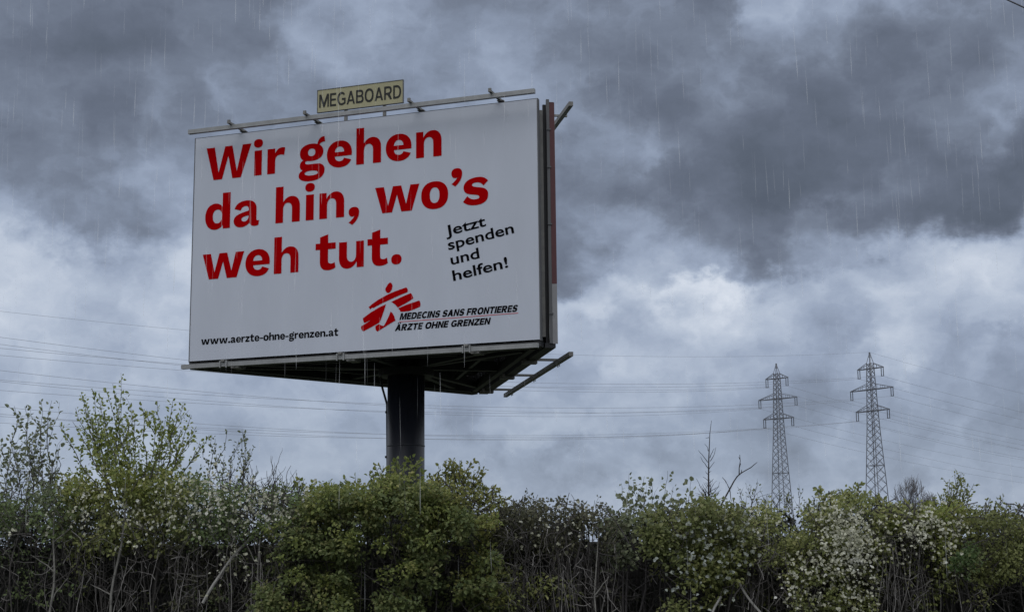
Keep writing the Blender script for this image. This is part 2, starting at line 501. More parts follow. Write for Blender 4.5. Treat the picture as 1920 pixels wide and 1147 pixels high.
def capital(ch, s):
    """outlines and width of a plain bold capital, cap height 700, stem s"""
    h = .85 * s
    P_ = lambda *q: [tuple(float(v) for v in p) for p in q]
    c = lambda d: contours(d, 7)
    if ch == 'E': return [P_((0, 0), (480, 0), (480, h), (s, h), (s, 350 - h / 2), (450, 350 - h / 2), (450, 350 + h / 2), (s, 350 + h / 2), (s, 700 - h), (480, 700 - h), (480, 700), (0, 700))], 480
    if ch == 'F': return [P_((0, 0), (s, 0), (s, 330 - h / 2), (440, 330 - h / 2), (440, 330 + h / 2), (s, 330 + h / 2), (s, 700 - h), (470, 700 - h), (470, 700), (0, 700))], 470
    if ch == 'I': return [P_((0, 0), (s, 0), (s, 700), (0, 700))], s
    if ch == 'H': return [P_((0, 0), (s, 0), (s, 350 - h / 2), (620 - s, 350 - h / 2), (620 - s, 0), (620, 0), (620, 700), (620 - s, 700), (620 - s, 350 + h / 2), (s, 350 + h / 2), (s, 700), (0, 700))], 620
    if ch == 'T': return [P_((270 - s / 2, 0), (270 + s / 2, 0), (270 + s / 2, 700 - h), (540, 700 - h), (540, 700), (0, 700), (0, 700 - h), (270 - s / 2, 700 - h))], 540
    if ch == 'Z': return [P_((0, 0), (540, 0), (540, h), (1.25 * s, h), (540, 700 - h), (540, 700), (20, 700), (20, 700 - h), (540 - 1.25 * s, 700 - h), (0, h))], 540
    if ch == 'N': return [P_((0, 0), (.95 * s, 0), (.95 * s, 440), (580 - s, 0), (580, 0), (580, 700), (580 - .95 * s, 700), (580 - .95 * s, 260), (s, 700), (0, 700))], 580
    if ch == 'M': return [P_((0, 0), (.95 * s, 0), (.95 * s, 500), (380 - .45 * s, 0), (380 + .45 * s, 0), (760 - .95 * s, 500), (760 - .95 * s, 0), (760, 0), (760, 700), (760 - 1.3 * s, 700), (380, 240), (1.3 * s, 700), (0, 700))], 760
    if ch in 'AÄ':
        k = (320 - .55 * s) / 700
        y = 150 + h * .9
        r = [P_((0, 0), (1.08 * s, 0), (1.08 * s + 150 * k, 150), (640 - 1.08 * s - 150 * k, 150), (640 - 1.08 * s, 0), (640, 0), (320 + .55 * s, 700), (320 - .55 * s, 700)),
             P_((1.08 * s + k * y, y), (640 - 1.08 * s - k * y, y), (320, min(690, (320 - 1.08 * s) / k)))]
        if ch == 'Ä': r += [P_((150, 760), (275, 760), (275, 870), (150, 870)), P_((365, 760), (490, 760), (490, 870), (365, 870))]
        return r, 640
    if ch == 'O': return c('E340 350 340 362') + c('E340 350 %f %f' % (340 - 1.05 * s, 362 - .9 * s)), 680
    if ch == 'S': return [[(x, y * 700 / 514 + 4) for x, y in q] for q in c(GL['s'])], 545
    if ch == 'D':
        i = 600 - 1.05 * s
        return c('M0 0L260 0C470 0 600 130 600 350C600 570 470 700 260 700L0 700Z') + c('M%f %fL250 %fC%f %f %f 200 %f 350C%f 500 %f %f 250 %fL%f %fZ' % (s, h, h, i - 70, h, i, i, i, i - 70, 700 - h, 700 - h, s, 700 - h)), 600
    if ch == 'R':
        i = 575 - 1.05 * s
        return c('M0 0L%f 0L%f 262L230 262L%f 0L600 0L425 290C530 325 575 400 575 490C575 620 490 700 340 700L0 700Z' % (s, s, 600 - 1.2 * s)) + c('M%f %fL310 %fC%f %f %f 430 %f 482C%f 540 %f %f 310 %fL%f %fZ' % (s, 262 + h, 262 + h, i - 40, 262 + h, i, i, i, i - 40, 700 - h, 700 - h, s, 700 - h)), 600
    if ch == 'B':
        i, j, m_ = 580 - s, 550 - s, 325 + .85 * h
        return c('M0 0L350 0C500 0 580 75 580 195C580 280 535 340 465 365C520 395 550 440 550 515C550 630 470 700 335 700L0 700Z') + c('M%f %fL330 %fC%f %f %f 150 %f 205C%f 270 %f 325 325 325L%f 325Z' % (s, h, h, i - 40, h, i, i, i, i - 40, s)) + c('M%f %fL310 %fC%f %f %f 450 %f 508C%f 560 %f %f 310 %fL%f %fZ' % (s, m_, m_, j - 40, m_, j, j, j, j - 40, 700 - h, 700 - h, s, 700 - h)), 580
    rx, ry, ix, iy = 340, 362, 340 - 1.05 * s, 362 - .9 * s
    arc = lambda a, b, x, y: [(340 + x * math.cos(rad(a + (b - a) * i / 24)), 350 + y * math.sin(rad(a + (b - a) * i / 24))) for i in range(25)]
    if ch == 'C': return [arc(42, 318, rx, ry) + arc(318, 42, ix, iy)], 610
    if ch == 'G': return [arc(42, 296, rx, ry) + P_((650, 80), (650, 375), (360, 375), (360, 375 - h), (650 - s, 375 - h), (650 - s, 135)) + arc(292, 42, ix, iy)], 650
    return [], 260


def capital_text(name, lines, mat, parent, MF, s, gap):
    polys = []
    for (txt, x0, y0, x1, y1, cap, shear) in lines:
        x, placed = 0, []
        for ch in txt:
            q, wd = capital(ch, s)
            placed.append((x, q))
            x += wd + (0 if ch == ' ' else gap)
        ln = math.hypot(x1 - x0, y1 - y0)
        ca, sa = (x1 - x0) / ln, (y1 - y0) / ln
        kx, ky = ln / (x - gap), cap / 700
        for o, q in placed:
            for c in q:
                pp = []
                for a, b in c:
                    u, v = (o + a) * kx + shear * b * ky, b * ky
                    pp.append((x0 + u * ca - v * sa, y0 + u * sa + v * ca))
                polys.append(pp)
    return flat_shape(name, polys, mat, parent, MF)


def cap_height():
    cu = bpy.data.curves.new('x', 'FONT')
    cu.body = 'H'
    tmp = bpy.data.objects.new('x', cu)
    COL.objects.link(tmp)
    bpy.context.view_layer.update()
    me = bpy.data.meshes.new_from_object(tmp.evaluated_get(bpy.context.evaluated_depsgraph_get()))
    h = max(v.co.y for v in me.vertices)
    bpy.data.objects.remove(tmp)
    return h


CAPH = cap_height()

# ------------------------------------------------------------------ billboard
ZB = 4.537 + EYE                                       # bottom of the posters
HC = 2.57                                              # from a poster to the middle of the triangle
EX, EY = math.cos(rad(-19.083)), math.sin(rad(-19.083))
BLx, BLy = -7.0086, 31.8616
cx, cy = BLx + 4 * EX - HC * EY, BLy + 4 * EY + HC * EX
board = thing('billboard', 'three sided white poster billboard with red headline on a thick dark pole', 'billboard', (cx, cy, 0), rad(-19.083))


def side(k):
    """frame of poster side k: x along it, y inwards, z up from its lower edge"""
    return Matrix.Rotation(rad(120 * k), 4, 'Z') @ Matrix.Translation((-4, -HC, ZB))


SHEET = Matrix(((1, 0, 0, 0), (0, 0, -1, -.0035), (0, 1, 0, 0), (0, 0, 0, 1)))   # sheet x,y -> side x,z, just proud of the poster

pl = MB()
pr = .415
pl.tube([(0, 0, -.3), (0, 0, 3), (0, 0, 5.9)], [pr, pr, pr], 40)
pole = pl.build('pole', M_pole, board, True)
for z in (2.05, 4.35):
    ws = MB()
    ws.tube([(0, 0, z - .02), (0, 0, z - .01), (0, 0, z + .01), (0, 0, z + .02)], [pr, pr + .008, pr + .008, pr], 40, False)
    ws.build('weld_ring', M_pole, pole, True)
for p in pole.data.polygons:
    if len(p.vertices) > 4: p.use_smooth = False
fl = MB()
fl.tube([(0, 0, 5.9), (0, 0, 6.06)], [.62, .62], 32)
fl.tube([(0, 0, 6.06), (0, 0, ZB + 4.6)], [.30, .30], 16)
fl.build('pole_head', M_dark, board)
cb = MB()
px_ = -.46
cb.tube([(px_ - .16, -.05, 6.1), (px_ - .12, -.05, 5.75), (px_ + .01, -.03, 5.3), (px_ + .015, 0, 4), (px_ + .01, 0, 2), (px_ + .01, 0, 0)], .025, 8)
for z in (5.1, 4.1, 3.1, 2.2): cb.box(px_ - .03, px_ + .06, -.04, .04, z, z + .05)
cb.build('cable_conduit', M_dark, board)

# steel under and between the posters
uf = MB()
top = Matrix.Translation((0, 0, 0))
for k in range(3):
    S = side(k)
    P = lambda x, y, z: S @ Vector((x, y, z))
    uf.beam(P(.1, .42, -.02), P(7.9, .42, -.02), .12, .20)
    uf.beam(P(.2, .42, .75), P(7.8, .42, .75), .10, .12)
    uf.beam(P(.2, .42, 4.6), P(7.8, .42, 4.6), .10, .16)
    uf.beam(P(1.0, .5, .02), P(4, HC, .02), .14, .22)
    uf.beam(P(7.0, .5, .02), P(4, HC, .02), .14, .22)
    uf.beam(P(4, .5, .03), P(4, HC - .4, .03), .14, .22)
    uf.beam(P(2.2, 1.15, .0), P(5.8, 1.15, .0), .08, .10)
    for x in (1.0, 2.5, 4.0, 5.5, 7.0):
        uf.beam(P(x, .42, .1), P(x, .42, 4.6), .09, .09)
    for x in (.12, 7.88):
        uf.beam(P(x, .40, -.06), P(x, .40, 4.75), .10, .14)
    for x in (.3, 1.8, 3.3, 4.8, 6.3):
        uf.beam(P(x, .46, .8), P(x + 1.3, .46, 4.5), .05, .05)
uf.build('underframe', M_dark, board)
# walkway plates added inside the triangle to keep its underside dark, above the girders
dk = MB()
for k in range(3):
    S = side(k)
    for (x0, x1, y0, y1) in ((.75, 7.25, .48, 1.0), (1.15, 6.85, 1.03, 1.5), (1.6, 6.4, 1.53, 2.3)):
        dk.box(x0, x1, y0, y1, .24, .28, 0, S)
dk.build('shade_deck', M_dark, board)

for k in range(3):
    S = side(k)
    pb = MB()
    pb.box(0, 8, 0, .045, 0, 5, 0, S)
    panel = pb.build('poster_panel', M_poster if k == 0 else M_blank, board)
    fr = MB()
    fr.box(-.018, 0, -.006, .09, -.02, 5.008, 0, S)
    fr.box(0, 8, -.004, .10, 5.001, 5.008, 0, S)
    if k != 1: fr.box(8, 8.018, -.006, .11, -.02, 5.008, 0, S)
    fr.build('panel_frame', M_edge, panel)
    rb = MB()
    for i in range(13):
        x = .12 + i * (8 - .24) / 12
        rb.box(x - .03, x + .03, .05, .20, -.03, 4.98, 0, S)
    rb.box(0, 8, .02, .24, -.13, -.035, 0, S)
    rb.build('back_ribs', M_dark, panel)
    if k == 1:                                                      # end edge towards the viewer
        e = MB()
        e.box(-.022, -.002, -.02, .085, 1.18, 5.0, 0, S)
        e.box(-.022, -.002, -.02, .085, -.05, 1.175, 1, S)
        e.build('edge_strip', [M_redstrip, M_whitestrip], panel)
        e = MB()
        e.box(-.03, .03, .09, .15, -.04, 5.06, 0, S)
        for z in (.55, 2.4, 3.6, 4.4): e.box(-.05, -.032, .07, .16, z, z + .03, 0, S)
        e.build('edge_post', M_edge, panel)
        e = MB()
        e.box(.06, .12, .21, .28, .1, 4.85, 0, S)
        e.build('edge_post', M_alu_dull, panel)
    # rails in front of the upper and lower edge, on arms
    if k == 2: continue
    for (z, arms) in ((5.025, 1), (-.18, 0)):
        rl = MB()
        x0, x1 = (.07, 8.09) if k == 0 or arms else (.45, 7.8)
        rl.box(x0, x1, -.445, -.355, z - .045, z + .045, 0, S)
        rail = rl.build('lighting_rail', M_alu if k == 0 else M_alu_dull, board)
        for x in ((1.14, 2.97, 5.38, 7.17) if arms else (1.1, 3.83, 6.6) if k == 0 else (1.9, 4.45, 7.2)):
            am = MB()
            if arms:
                am.box(x - .03, x + .03, -.56, .16, z + .047, z + .087, 0, S)
                am.box(x - .03, x + .03, -.555, -.515, z + .089, z + .125, 0, S)
                am.box(x - .05, x + .09, .02, .14, z + .028, z + .045, 0, S)
            else:
                am.box(x - .04, x + .04, -.50, .30, z + .052, z + .10, 0, S)
                am.box(x - .09, x + .09, .02, .34, z - .02, z + .05, 0, S)
                for dx in (-.075, .075):
                    am.box(x + dx - .015, x + dx + .015, -.47, -.452, z - .07, z + .075, 1, S)
            am.build('rail_arm', [M_alu_dull, M_alu], rail)

# lettering of the front poster
S = side(0)
MF = S @ SHEET
panel = [o for o in board.children if o.name.startswith('poster_panel')][0]
KY = .5635 / 500
head_lines = [
 (4.0, [('W', .288, 1.405), ('i', 1.470, 1.690), ('r', 1.808, 2.238), ('g', 2.573, 3.197), ('e', 3.243, 3.835), ('h', 3.936, 4.513), ('e', 4.622, 5.213), ('n', 5.318, 5.894)]),
 (2.887, [('d', .298, .919), ('a', 1.008, 1.635), ('h', 2.032, 2.616), ('i', 2.738, 2.965), ('n', 3.081, 3.664), (',', 3.77, 4.016), ('w', 4.384, 5.393), ('o', 5.435, 6.041), ('’', 6.113, 6.354), ('s', 6.37, 6.924)]),
 (1.776, [('w', .263, 1.287), ('e', 1.323, 1.914), ('h', 2.016, 2.601), ('t', 3.005, 3.476), ('u', 3.555, 4.131), ('t', 4.214, 4.683), ('.', 4.76, 4.994)])]
polys = []
for base, glyphs in head_lines:
    for ch, a, b in glyphs:
        k = (b - a) / WID[ch]
        for c in contours(GL[ch]): polys.append([(a + x * k, base + y * KY) for x, y in c])
flat_shape('headline', polys, M_red, panel, MF)
polys = []
txt, x = 'www.aerzte-ohne-grenzen.at', 0
tot = sum(WID[c] + 52 for c in txt) - 52
ks = (3.556 - .282) / tot
kv = .118 / 500
for c in txt:
    for q in contours(GL[c], 5): polys.append([(.282 + (x + px) * ks, .346 + py * kv) for px, py in q])
    x += WID[c] + 52
flat_shape('web_address', polys, M_black, panel, MF)
LOGO = [
 [(4.65, 1.302), (4.685, 1.359), (4.733, 1.396), (4.771, 1.375), (4.794, 1.319), (4.78, 1.249), (4.743, 1.197), (4.709, 1.174), (4.662, 1.183), (4.633, 1.227), (4.627, 1.271)],
 [(4.251, .907), (4.338, .969), (4.454, 1.039), (4.605, 1.109), (4.767, 1.174), (4.951, 1.226), (5.104, 1.264), (5.129, 1.232), (5.139, 1.191), (5.129, 1.161), (4.975, 1.116), (4.756, 1.038), (4.559, .967), (4.42, .909), (4.356, .88), (4.336, .89), (4.284, .856), (4.268, .886)],
 [(4.768, .983), (4.975, 1.061), (5.204, 1.138), (5.233, 1.103), (5.262, 1.025), (5.244, 1.01), (5.09, .929), (4.912, .852), (4.86, .912)],
 [(4.924, .837), (5.113, .9), (5.393, .968), (5.412, .94), (5.423, .885), (5.412, .837), (5.285, .792), (5.16, .76), (4.978, .758), (4.959, .792)],
 [(4.645, .94), (4.502, .889), (4.293, .786), (4.12, .677), (4.128, .628), (4.148, .583), (4.171, .581), (4.3, .628), (4.282, .613), (4.082, .511), (4.084, .462), (4.108, .422), (4.138, .402), (4.306, .475), (4.5, .564), (4.538, .64), (4.606, .82)],
 [(4.753, .781), (4.798, .737), (4.833, .675), (4.862, .582), (4.724, .518), (4.591, .447), (4.453, .378), (4.423, .408), (4.409, .442), (4.408, .491), (4.434, .511), (4.492, .534), (4.527, .508), (4.574, .491), (4.6, .49), (4.643, .557), (4.7, .662)]]
flat_shape('emblem', LOGO, M_red, panel, MF)
flat_shape('underline', [[(4.94, .542), (7.548, .556), (7.548, .568), (4.94, .554)]], M_thinred, panel, MF)
capital_text('charity_name', [('MEDECINS SANS FRONTIERES', 4.95, .590, 7.515, .592, .139, .26), ('ÄRZTE OHNE GRENZEN', 4.847, .364, 6.93, .372, .136, .26)], M_black, panel, MF, 185, 62)
font_text('donation_slogan', [('Jetzt', 5.995, 2.275, 6.876, 2.42, .215, 0), ('spenden', 6.047, 1.978, 7.481, 2.222, .215, 0), ('und', 6.105, 1.662, 6.73, 1.760, .215, 0), ('helfen!', 6.152, 1.322, 7.348, 1.520, .215, 0)], M_black, panel, MF, .016)

# name sign on two posts above the poster
for x in (3.64, 4.549):
    ps = MB()
    ps.box(x - .03, x + .03, -.03, .03, 4.7, 5.30, 0, S @ Matrix.Translation((0, .09, 0)))
    ps.build('sign_post', M_alu_dull, board)
sg = MB()
sg.box(2.99, 5.003, .02, .055, 5.268, 5.768, 0, S)
sign = sg.build('name_sign', M_sign, board)
sb = MB()
for (x0, x1, z0, z1) in ((2.982, 5.011, 5.26, 5.272), (2.982, 5.011, 5.764, 5.776), (2.982, 2.994, 5.273, 5.763), (4.999, 5.011, 5.273, 5.763)): sb.box(x0, x1, .012, .06, z0, z1, 0, S)
sb.build('sign_frame', M_edge, sign)
MS = S @ Matrix(((1, 0, 0, 0), (0, 0, -1, .014), (0, 1, 0, 0), (0, 0, 0, 1)))
capital_text('sign_lettering', [('MEGABOARD', 3.034, 5.374, 4.962, 5.372, .292, 0)], M_signtext, sign, MS, 118, 92)

# ------------------------------------------------------------------ pylons and cables
def pylon(label, basept, height, arm_z, arm_half, arm_dir, wid):
    """lattice mast; arm_dir = direction of the crossarms"""
    rz = math.atan2(arm_dir[1], arm_dir[0])
    t = thing('power_pylon', label, 'pylon', basept, rz, 'lattice power pylons beyond the hedge')
    mast = MB()
    def half(z):
        for (z0, w0), (z1, w1) in zip(wid, wid[1:]):
            if z <= z1: return (w0 + (w1 - w0) * (z - z0) / (z1 - z0)) / 2
        return wid[-1][1] / 2
    zt = wid[-1][0]
    cs = ((-1, -1), (1, -1), (1, 1), (-1, 1))
    zs = [0.0]
    while zs[-1] < zt - 1.0: zs.append(min(zt, zs[-1] + max(1.25, half(zs[-1]) * 1.35)))
    zs[-1] = zt
    for a, b in zip(zs, zs[1:]):
        ha, hb = half(a), half(b)
        for i in range(4):
            p, q = cs[i], cs[(i + 1) % 4]
            mast.beam((p[0] * ha, p[1] * ha, a), (p[0] * hb, p[1] * hb, b), .14)
            mast.beam((p[0] * ha, p[1] * ha, a), (q[0] * hb, q[1] * hb, b), .075)
            mast.beam((q[0] * ha, q[1] * ha, a), (p[0] * hb, p[1] * hb, b), .075)
    for z in (zs[len(zs) // 3], arm_z[0], arm_z[1], arm_z[2]):
        h = half(z)
        for i in range(4):
            p, q = cs[i], cs[(i + 1) % 4]
            mast.beam((p[0] * h, p[1] * h, z), (q[0] * h, q[1] * h, z), .12)
    mast.build('mast', M_steel, t)
    pk = MB()
    h = half(zt)
    for p in cs: pk.beam((p[0] * h, p[1] * h, zt), (p[0] * .12, p[1] * .12, height - .6), .12)
    hm = h * .45
    for i in range(4):
        p, q = cs[i], cs[(i + 1) % 4]
        pk.beam((p[0] * hm, p[1] * hm, zt + (height - zt) * .55), (q[0] * hm, q[1] * hm, zt + (height - zt) * .55), .08)
    pk.beam((0, 0, height - .9), (0, 0, height), .3)
    pk.build('peak', M_steel, t)
    tips = []
    for z, L in zip(arm_z, arm_half):
        cab = MB()
        h = half(z)
        hu = half(z + 1.35)
        for q in (-1, 1): cab.beam((-h, q * h, z), (h, q * h, z), .15)
        for s in (-1, 1):
            for q in (-1, 1):
                cab.beam((s * h, q * h, z), (s * L, q * .12, z), .15)
                cab.beam((s * hu, q * hu, z + 1.35), (s * L, q * .12, z + .06), .11)
            n = 4
            for i in range(1, n):
                u = i / n
                x = h + (L - h) * u
                zz = z + 1.35 * (1 - u)
                cab.beam((s * x, -h * (1 - u) - .1, z), (s * x, h * (1 - u) + .1, z), .07)
                cab.beam((s * x, -h * (1 - u) - .1, z), (s * x, -hu * (1 - u) - .08, zz), .06)
                cab.beam((s * x, h * (1 - u) + .1, z), (s * x, hu * (1 - u) + .08, zz), .06)
        cab.build('crossarm', M_steel, t)
        for s in (-1, 1):
            for x in (L - .05, L - .65):
                ins = MB()
                pts, rr = [], []
                for i in range(25):
                    pts.append((s * x, 0, z - .12 - 1.9 * i / 24))
                    rr.append(.13 if i % 2 else .06)
                ins.tube(pts, rr, 8)
                ins.build('insulator', M_glass, t)
            yk = MB()
            yk.beam((s * (L + .1), 0, z - 2.06), (s * (L - .8), 0, z - 2.06), .10, .12)
            yk.build('cable_yoke', M_glass, t)
            tips.append((s, z, Vector((basept[0] + math.cos(rz) * s * (L - .35), basept[1] + math.sin(rz) * s * (L - .35), z - 2.12))))
    tips.append((0, height, Vector((basept[0], basept[1], height))))
    return tips


def place(px, Y, topy):
    p = at(px, 940, Y)
    return (p[0], Y, 0), at(px, topy, Y)[2]


def cable(label, p, left_dir, right_dir, drop_l, drop_r, r=.045):
    pts = []
    for i in range(44, 0, -1):
        t = 330 * i / 44
        pts.append((p[0] + left_dir[0] * t, p[1] + left_dir[1] * t, p[2] - drop_l(t)))
    pts.append(tuple(p))
    for i in range(1, 31):
        t = 420 * i / 30
        pts.append((p[0] + right_dir[0] * t, p[1] + right_dir[1] * t, p[2] - drop_r(t)))
    c = MB()
    c.tube(pts, r, 5)
    tag(c.build('power_cable', M_cable, None, True), label, 'cable', 'power cables of the two pylons')


bA, hA = place(1645, 350, 660)
zA = [at(1637, y, 350)[2] for y in (691, 730, 770)]
bB, hB = place(1466, 378, 681)
zB = [at(1461, y, 378)[2] for y in (709.5, 747.5, 784.5)]
WIDA = [(0, 5.3), (zA[2] - 4, 2.1), (zA[0] + 1.35, 1.15)]
WIDB = [(0, 5.3), (zB[2] - 4, 2.1), (zB[0] + 1.35, 1.15)]
dirA = (.634, -.773)
dirB = (.747, -.665)
tA = pylon('taller of the two lattice pylons with three crossarms, standing further right', bA, hA, zA, [3.75, 6.2, 4.83], dirA, WIDA)
tB = pylon('smaller looking lattice pylon with three crossarms, left of the taller one', bB, hB, zB, [3.32, 5.7, 4.48], dirB, WIDB)
names = {-1: 'left', 1: 'right'}
for tips, nm, ld, rd, zz in ((tA, 'taller right pylon', (-.773, -.634), (.773, .634), zA), (tB, 'smaller left pylon', (-.665, -.747), (.72, .694), zB)):
    for (s, z, p) in tips:
        if s == 0:
            if nm.startswith('smaller'): continue
            lab = 'thin earth wire carried by the peak of the ' + nm
            r = .02
        else:
            lab = 'power cable hung from the %s end of the %s crossarm of the %s' % (names[s], ('top', 'middle', 'bottom')[zz.index(z)], nm)
            r = .025
        kd = 1.0
        if nm.startswith('taller'):
            cable(lab, p, ld, rd, lambda t: kd * (.1197 * t - .0003076 * t * t), lambda t: .10 * t - .00022 * t * t, r)
        else:
            cable(lab, p, ld, rd, lambda t: kd * (.1197 * t - .0003076 * t * t), lambda t: .10 * t - .00022 * t * t, r)

p0, p1 = at(1886, -1, 14), at(1921, 15, 13.9)
dv = (p1 - p0).normalized()
oc = MB()
oc.tube([p0 + dv * (-9 + .6 * i) - Vector((0, 0, .0006 * (i - 15) ** 2)) for i in range(31)], .0075, 6)
tag(oc.build('overhead_cable', M_rubber, None, True), 'short length of thick black cable crossing the top right corner of the sky', 'cable')

# ------------------------------------------------------------------ fence behind the growth
YF = 17.0
fence = thing('board_fence', 'weathered grey board fence showing dimly behind the creepers', 'fence', (0, YF, 0))
zf = at(300, 1022, YF)[2]
for i in range(8):
    x0 = -9.6 + i * 2.4
    pm = MB()
    pm.box(x0 - .06, x0 + .06, -.12, -.02, 0, zf + .04)
    pm.build('fence_post', M_post, fence)
    if i < 7:
        bd = MB()
        n = int(zf / .135)
        for j in range(n):
            z0 = j * zf / n
            dx = random.uniform(-.004, .004)
            bd.box(x0 + .005, x0 + 2.395, dx, .03 + dx, z0 + .004, z0 + zf / n - .006)
        bd.box(x0 + .005, x0 + 2.395, .045, .06, .01, zf - .02)  # backing sheet added so no light shows between the boards
        bd.build('board_panel', M_wood, fence)

# ------------------------------------------------------------------ growth in front of it
DH = 16.0


def leaf_mesh(mb, P, D, N, L, Wd):
    """P,D,N arrays (n,3), L,Wd arrays (n): folded oval leaves"""
    P, D, N = np.asarray(P), np.asarray(D), np.asarray(N)
    D = D / np.linalg.norm(D, axis=1, keepdims=True)
    Sd = np.cross(D, N)
    Sd = Sd / (np.linalg.norm(Sd, axis=1, keepdims=True) + 1e-9)
    N = np.cross(Sd, D)
    L, Wd = L[:, None], Wd[:, None]
    up = N * Wd * .18
    v = np.stack([P, P + D * L * .3 + Sd * Wd * .46 + up, P + D * L * .72 + Sd * Wd * .38 + up * .7, P + D * L - N * L * .12,
                  P + D * L * .72 - Sd * Wd * .38 + up * .7, P + D * L * .3 - Sd * Wd * .46 + up], axis=1).reshape(-1, 3)
    o = len(mb.v)
    mb.v += [tuple(q) for q in v.tolist()]
    for i in range(len(P)):
        k = o + i * 6
        mb.f.append((k, k + 1, k + 2, k + 3))
        mb.f.append((k, k + 3, k + 4, k + 5))
    mb.mi += [0] * (2 * len(P))


def prof(pts, x):
    return np.interp(x, [p[0] for p in pts], [p[1] for p in pts]), np.interp(x, [p[0] for p in pts], [p[2] for p in pts])


def sample(region, n, y0=15.5, y1=16.5, topbias=1.0, gap=-.34):
    """n points inside the outline region [(px, top, bottom)...]"""
    x0, x1 = region[0][0], region[-1][0]
    res = []
    while len(res) < n:
        x = random.uniform(x0, x1)
        t, b = prof(region, x)
        hmax = max(p[2] - p[1] for p in region)
        if random.random() > (b - t) / hmax: continue
        u = random.random() ** topbias
        if mnoise.noise(Vector((x / 52, (t + (b - t) * u) / 40, 3.7))) < gap: continue      # leaves gather in tufts with dark gaps between
        res.append(at(x, t + (b - t) * u, random.uniform(y0, y1)))
    return res


def clumps(mb, pts, r, nl, leaf, aspect=.72, up=.85):
    Ps, Ds, Ns, Ls, Ws = [], [], [], [], []
    for p in pts:
        rr = r * random.uniform(.55, 1.35)
        n = max(4, int(1.3 * nl * random.uniform(.6, 1.4) * (rr / r) ** 2))
        off = RNG.normal(size=(n, 3))
        off /= np.linalg.norm(off, axis=1, keepdims=True)
        q = off * (rr * RNG.uniform(.3, 1.0, (n, 1))) * np.array([1, .8, .8])
        Ps.append(np.array(p) + q)
        Ds.append(off * .7 + RNG.normal(size=(n, 3)) * .55 + np.array([0, -.15, -.05]))
        Ns.append(off * .45 + RNG.normal(size=(n, 3)) * .38 + np.array([0, -.4, up]))
        l = leaf * .86 * RNG.uniform(.5, 1.25, n)
        Ls.append(l)
        Ws.append(l * aspect * RNG.uniform(.8, 1.15, n))
    if Ps: leaf_mesh(mb, np.concatenate(Ps), np.concatenate(Ds), np.concatenate(Ns), np.concatenate(Ls), np.concatenate(Ws))


def wobble(a, b, n=7, amp=.04, bow=None):
    a, b = Vector(a), Vector(b)
    pts = []
    L = (b - a).length
    ph = [random.uniform(0, 6.28) for _ in range(4)]
    bow = bow or Vector((random.uniform(-1, 1), random.uniform(-.6, .6), random.uniform(-.3, .3))) * L * .06
    for i in range(n + 1):
        t = i / n
        e = math.sin(math.pi * t)
        o = Vector((math.sin(7 * t + ph[0]) + .5 * math.sin(15 * t + ph[1]), math.sin(6 * t + ph[2]), .3 * math.sin(9 * t + ph[3]))) * amp * L * (.25 + .75 * e) * min(1, t * 4)
        pts.append(a + (b - a) * t + bow * e + o)
    return pts


def sprig(wood, lf, base, tip, r=.006, leaf=.05, step=.045, start=.25, per=2, aspect=.7, amp=.03, side_n=0, spread=.05):
    pts = wobble(base, tip, 8, amp)
    n = len(pts)
    wood.tube(pts, [r * (1 - .72 * i / (n - 1)) for i in range(n)], 4, False)
    if lf is not None:
        L = (Vector(tip) - Vector(base)).length
        k = max(2, int(L / step))
        Ps, Ds = [], []
        for i in range(k):
            t = start + (1 - start) * (i + random.random() * .6) / k
            t = min(t, .999)
            j = int(t * (n - 1))
            p = pts[j].lerp(pts[j + 1], t * (n - 1) - j)
            d = (pts[j + 1] - pts[j]).normalized()
            for _ in range(random.randint(1, per)):
                o = Vector((random.gauss(0, 1), random.gauss(0, 1), random.gauss(0, .6)))
                Ps.append(p + o * spread * .25)
                Ds.append(d * random.uniform(.3, 1.0) + o * .6)
        m_ = len(Ps)
        l = leaf * RNG.uniform(.55, 1.2, m_)
        leaf_mesh(lf, np.array([tuple(q) for q in Ps]), np.array([tuple(q) for q in Ds]), RNG.normal(size=(m_, 3)) * .6 + np.array([0, -.4, .4]), l, l * aspect)
    for _ in range(side_n):
        t = random.uniform(.25, .8)
        j = int(t * (n - 1))
        d = (pts[-1] - pts[0])
        o = Vector((random.uniform(-1, 1), random.uniform(-.7, .7), random.uniform(.2, .9))).normalized()
        sprig(wood, lf, pts[j], pts[j] + (d.normalized() * .7 + o * .75) * d.length * random.uniform(.18, .38), r * .55, leaf, step, .1, per, aspect, amp, 0, spread)


def tangle(wood, region, n, lo, hi, r, vert=.3, y0=15.4, y1=16.5):
    for p in sample(region, n, y0, y1):
        d = Vector((random.uniform(-1, 1), random.uniform(-.5, .5), random.uniform(-1, 1)))
        d = d.lerp(Vector((random.uniform(-.15, .15), 0, random.choice((-1, 1)))), vert).normalized()
        L = random.uniform(lo, hi)
        pts = wobble(p - d * L / 2, p + d * L / 2, 7, .06, Vector((random.gauss(0, 1), random.gauss(0, .6), random.gauss(0, 1))) * L * .14)
        x_ = 960 + F * p[0] / p[1]
        lift_ = max(v[2] for v in pts) - (at(x_, prof(region, x_)[0], p[1])[2] + .07)
        if lift_ > 0: pts = [v - Vector((0, 0, lift_)) for v in pts]        # no twig ends loose above the crest
        q = r * random.uniform(.5, 1.3)
        wood.tube(pts, [q * (1 - .6 * i / 7) for i in range(8)], 4, False)


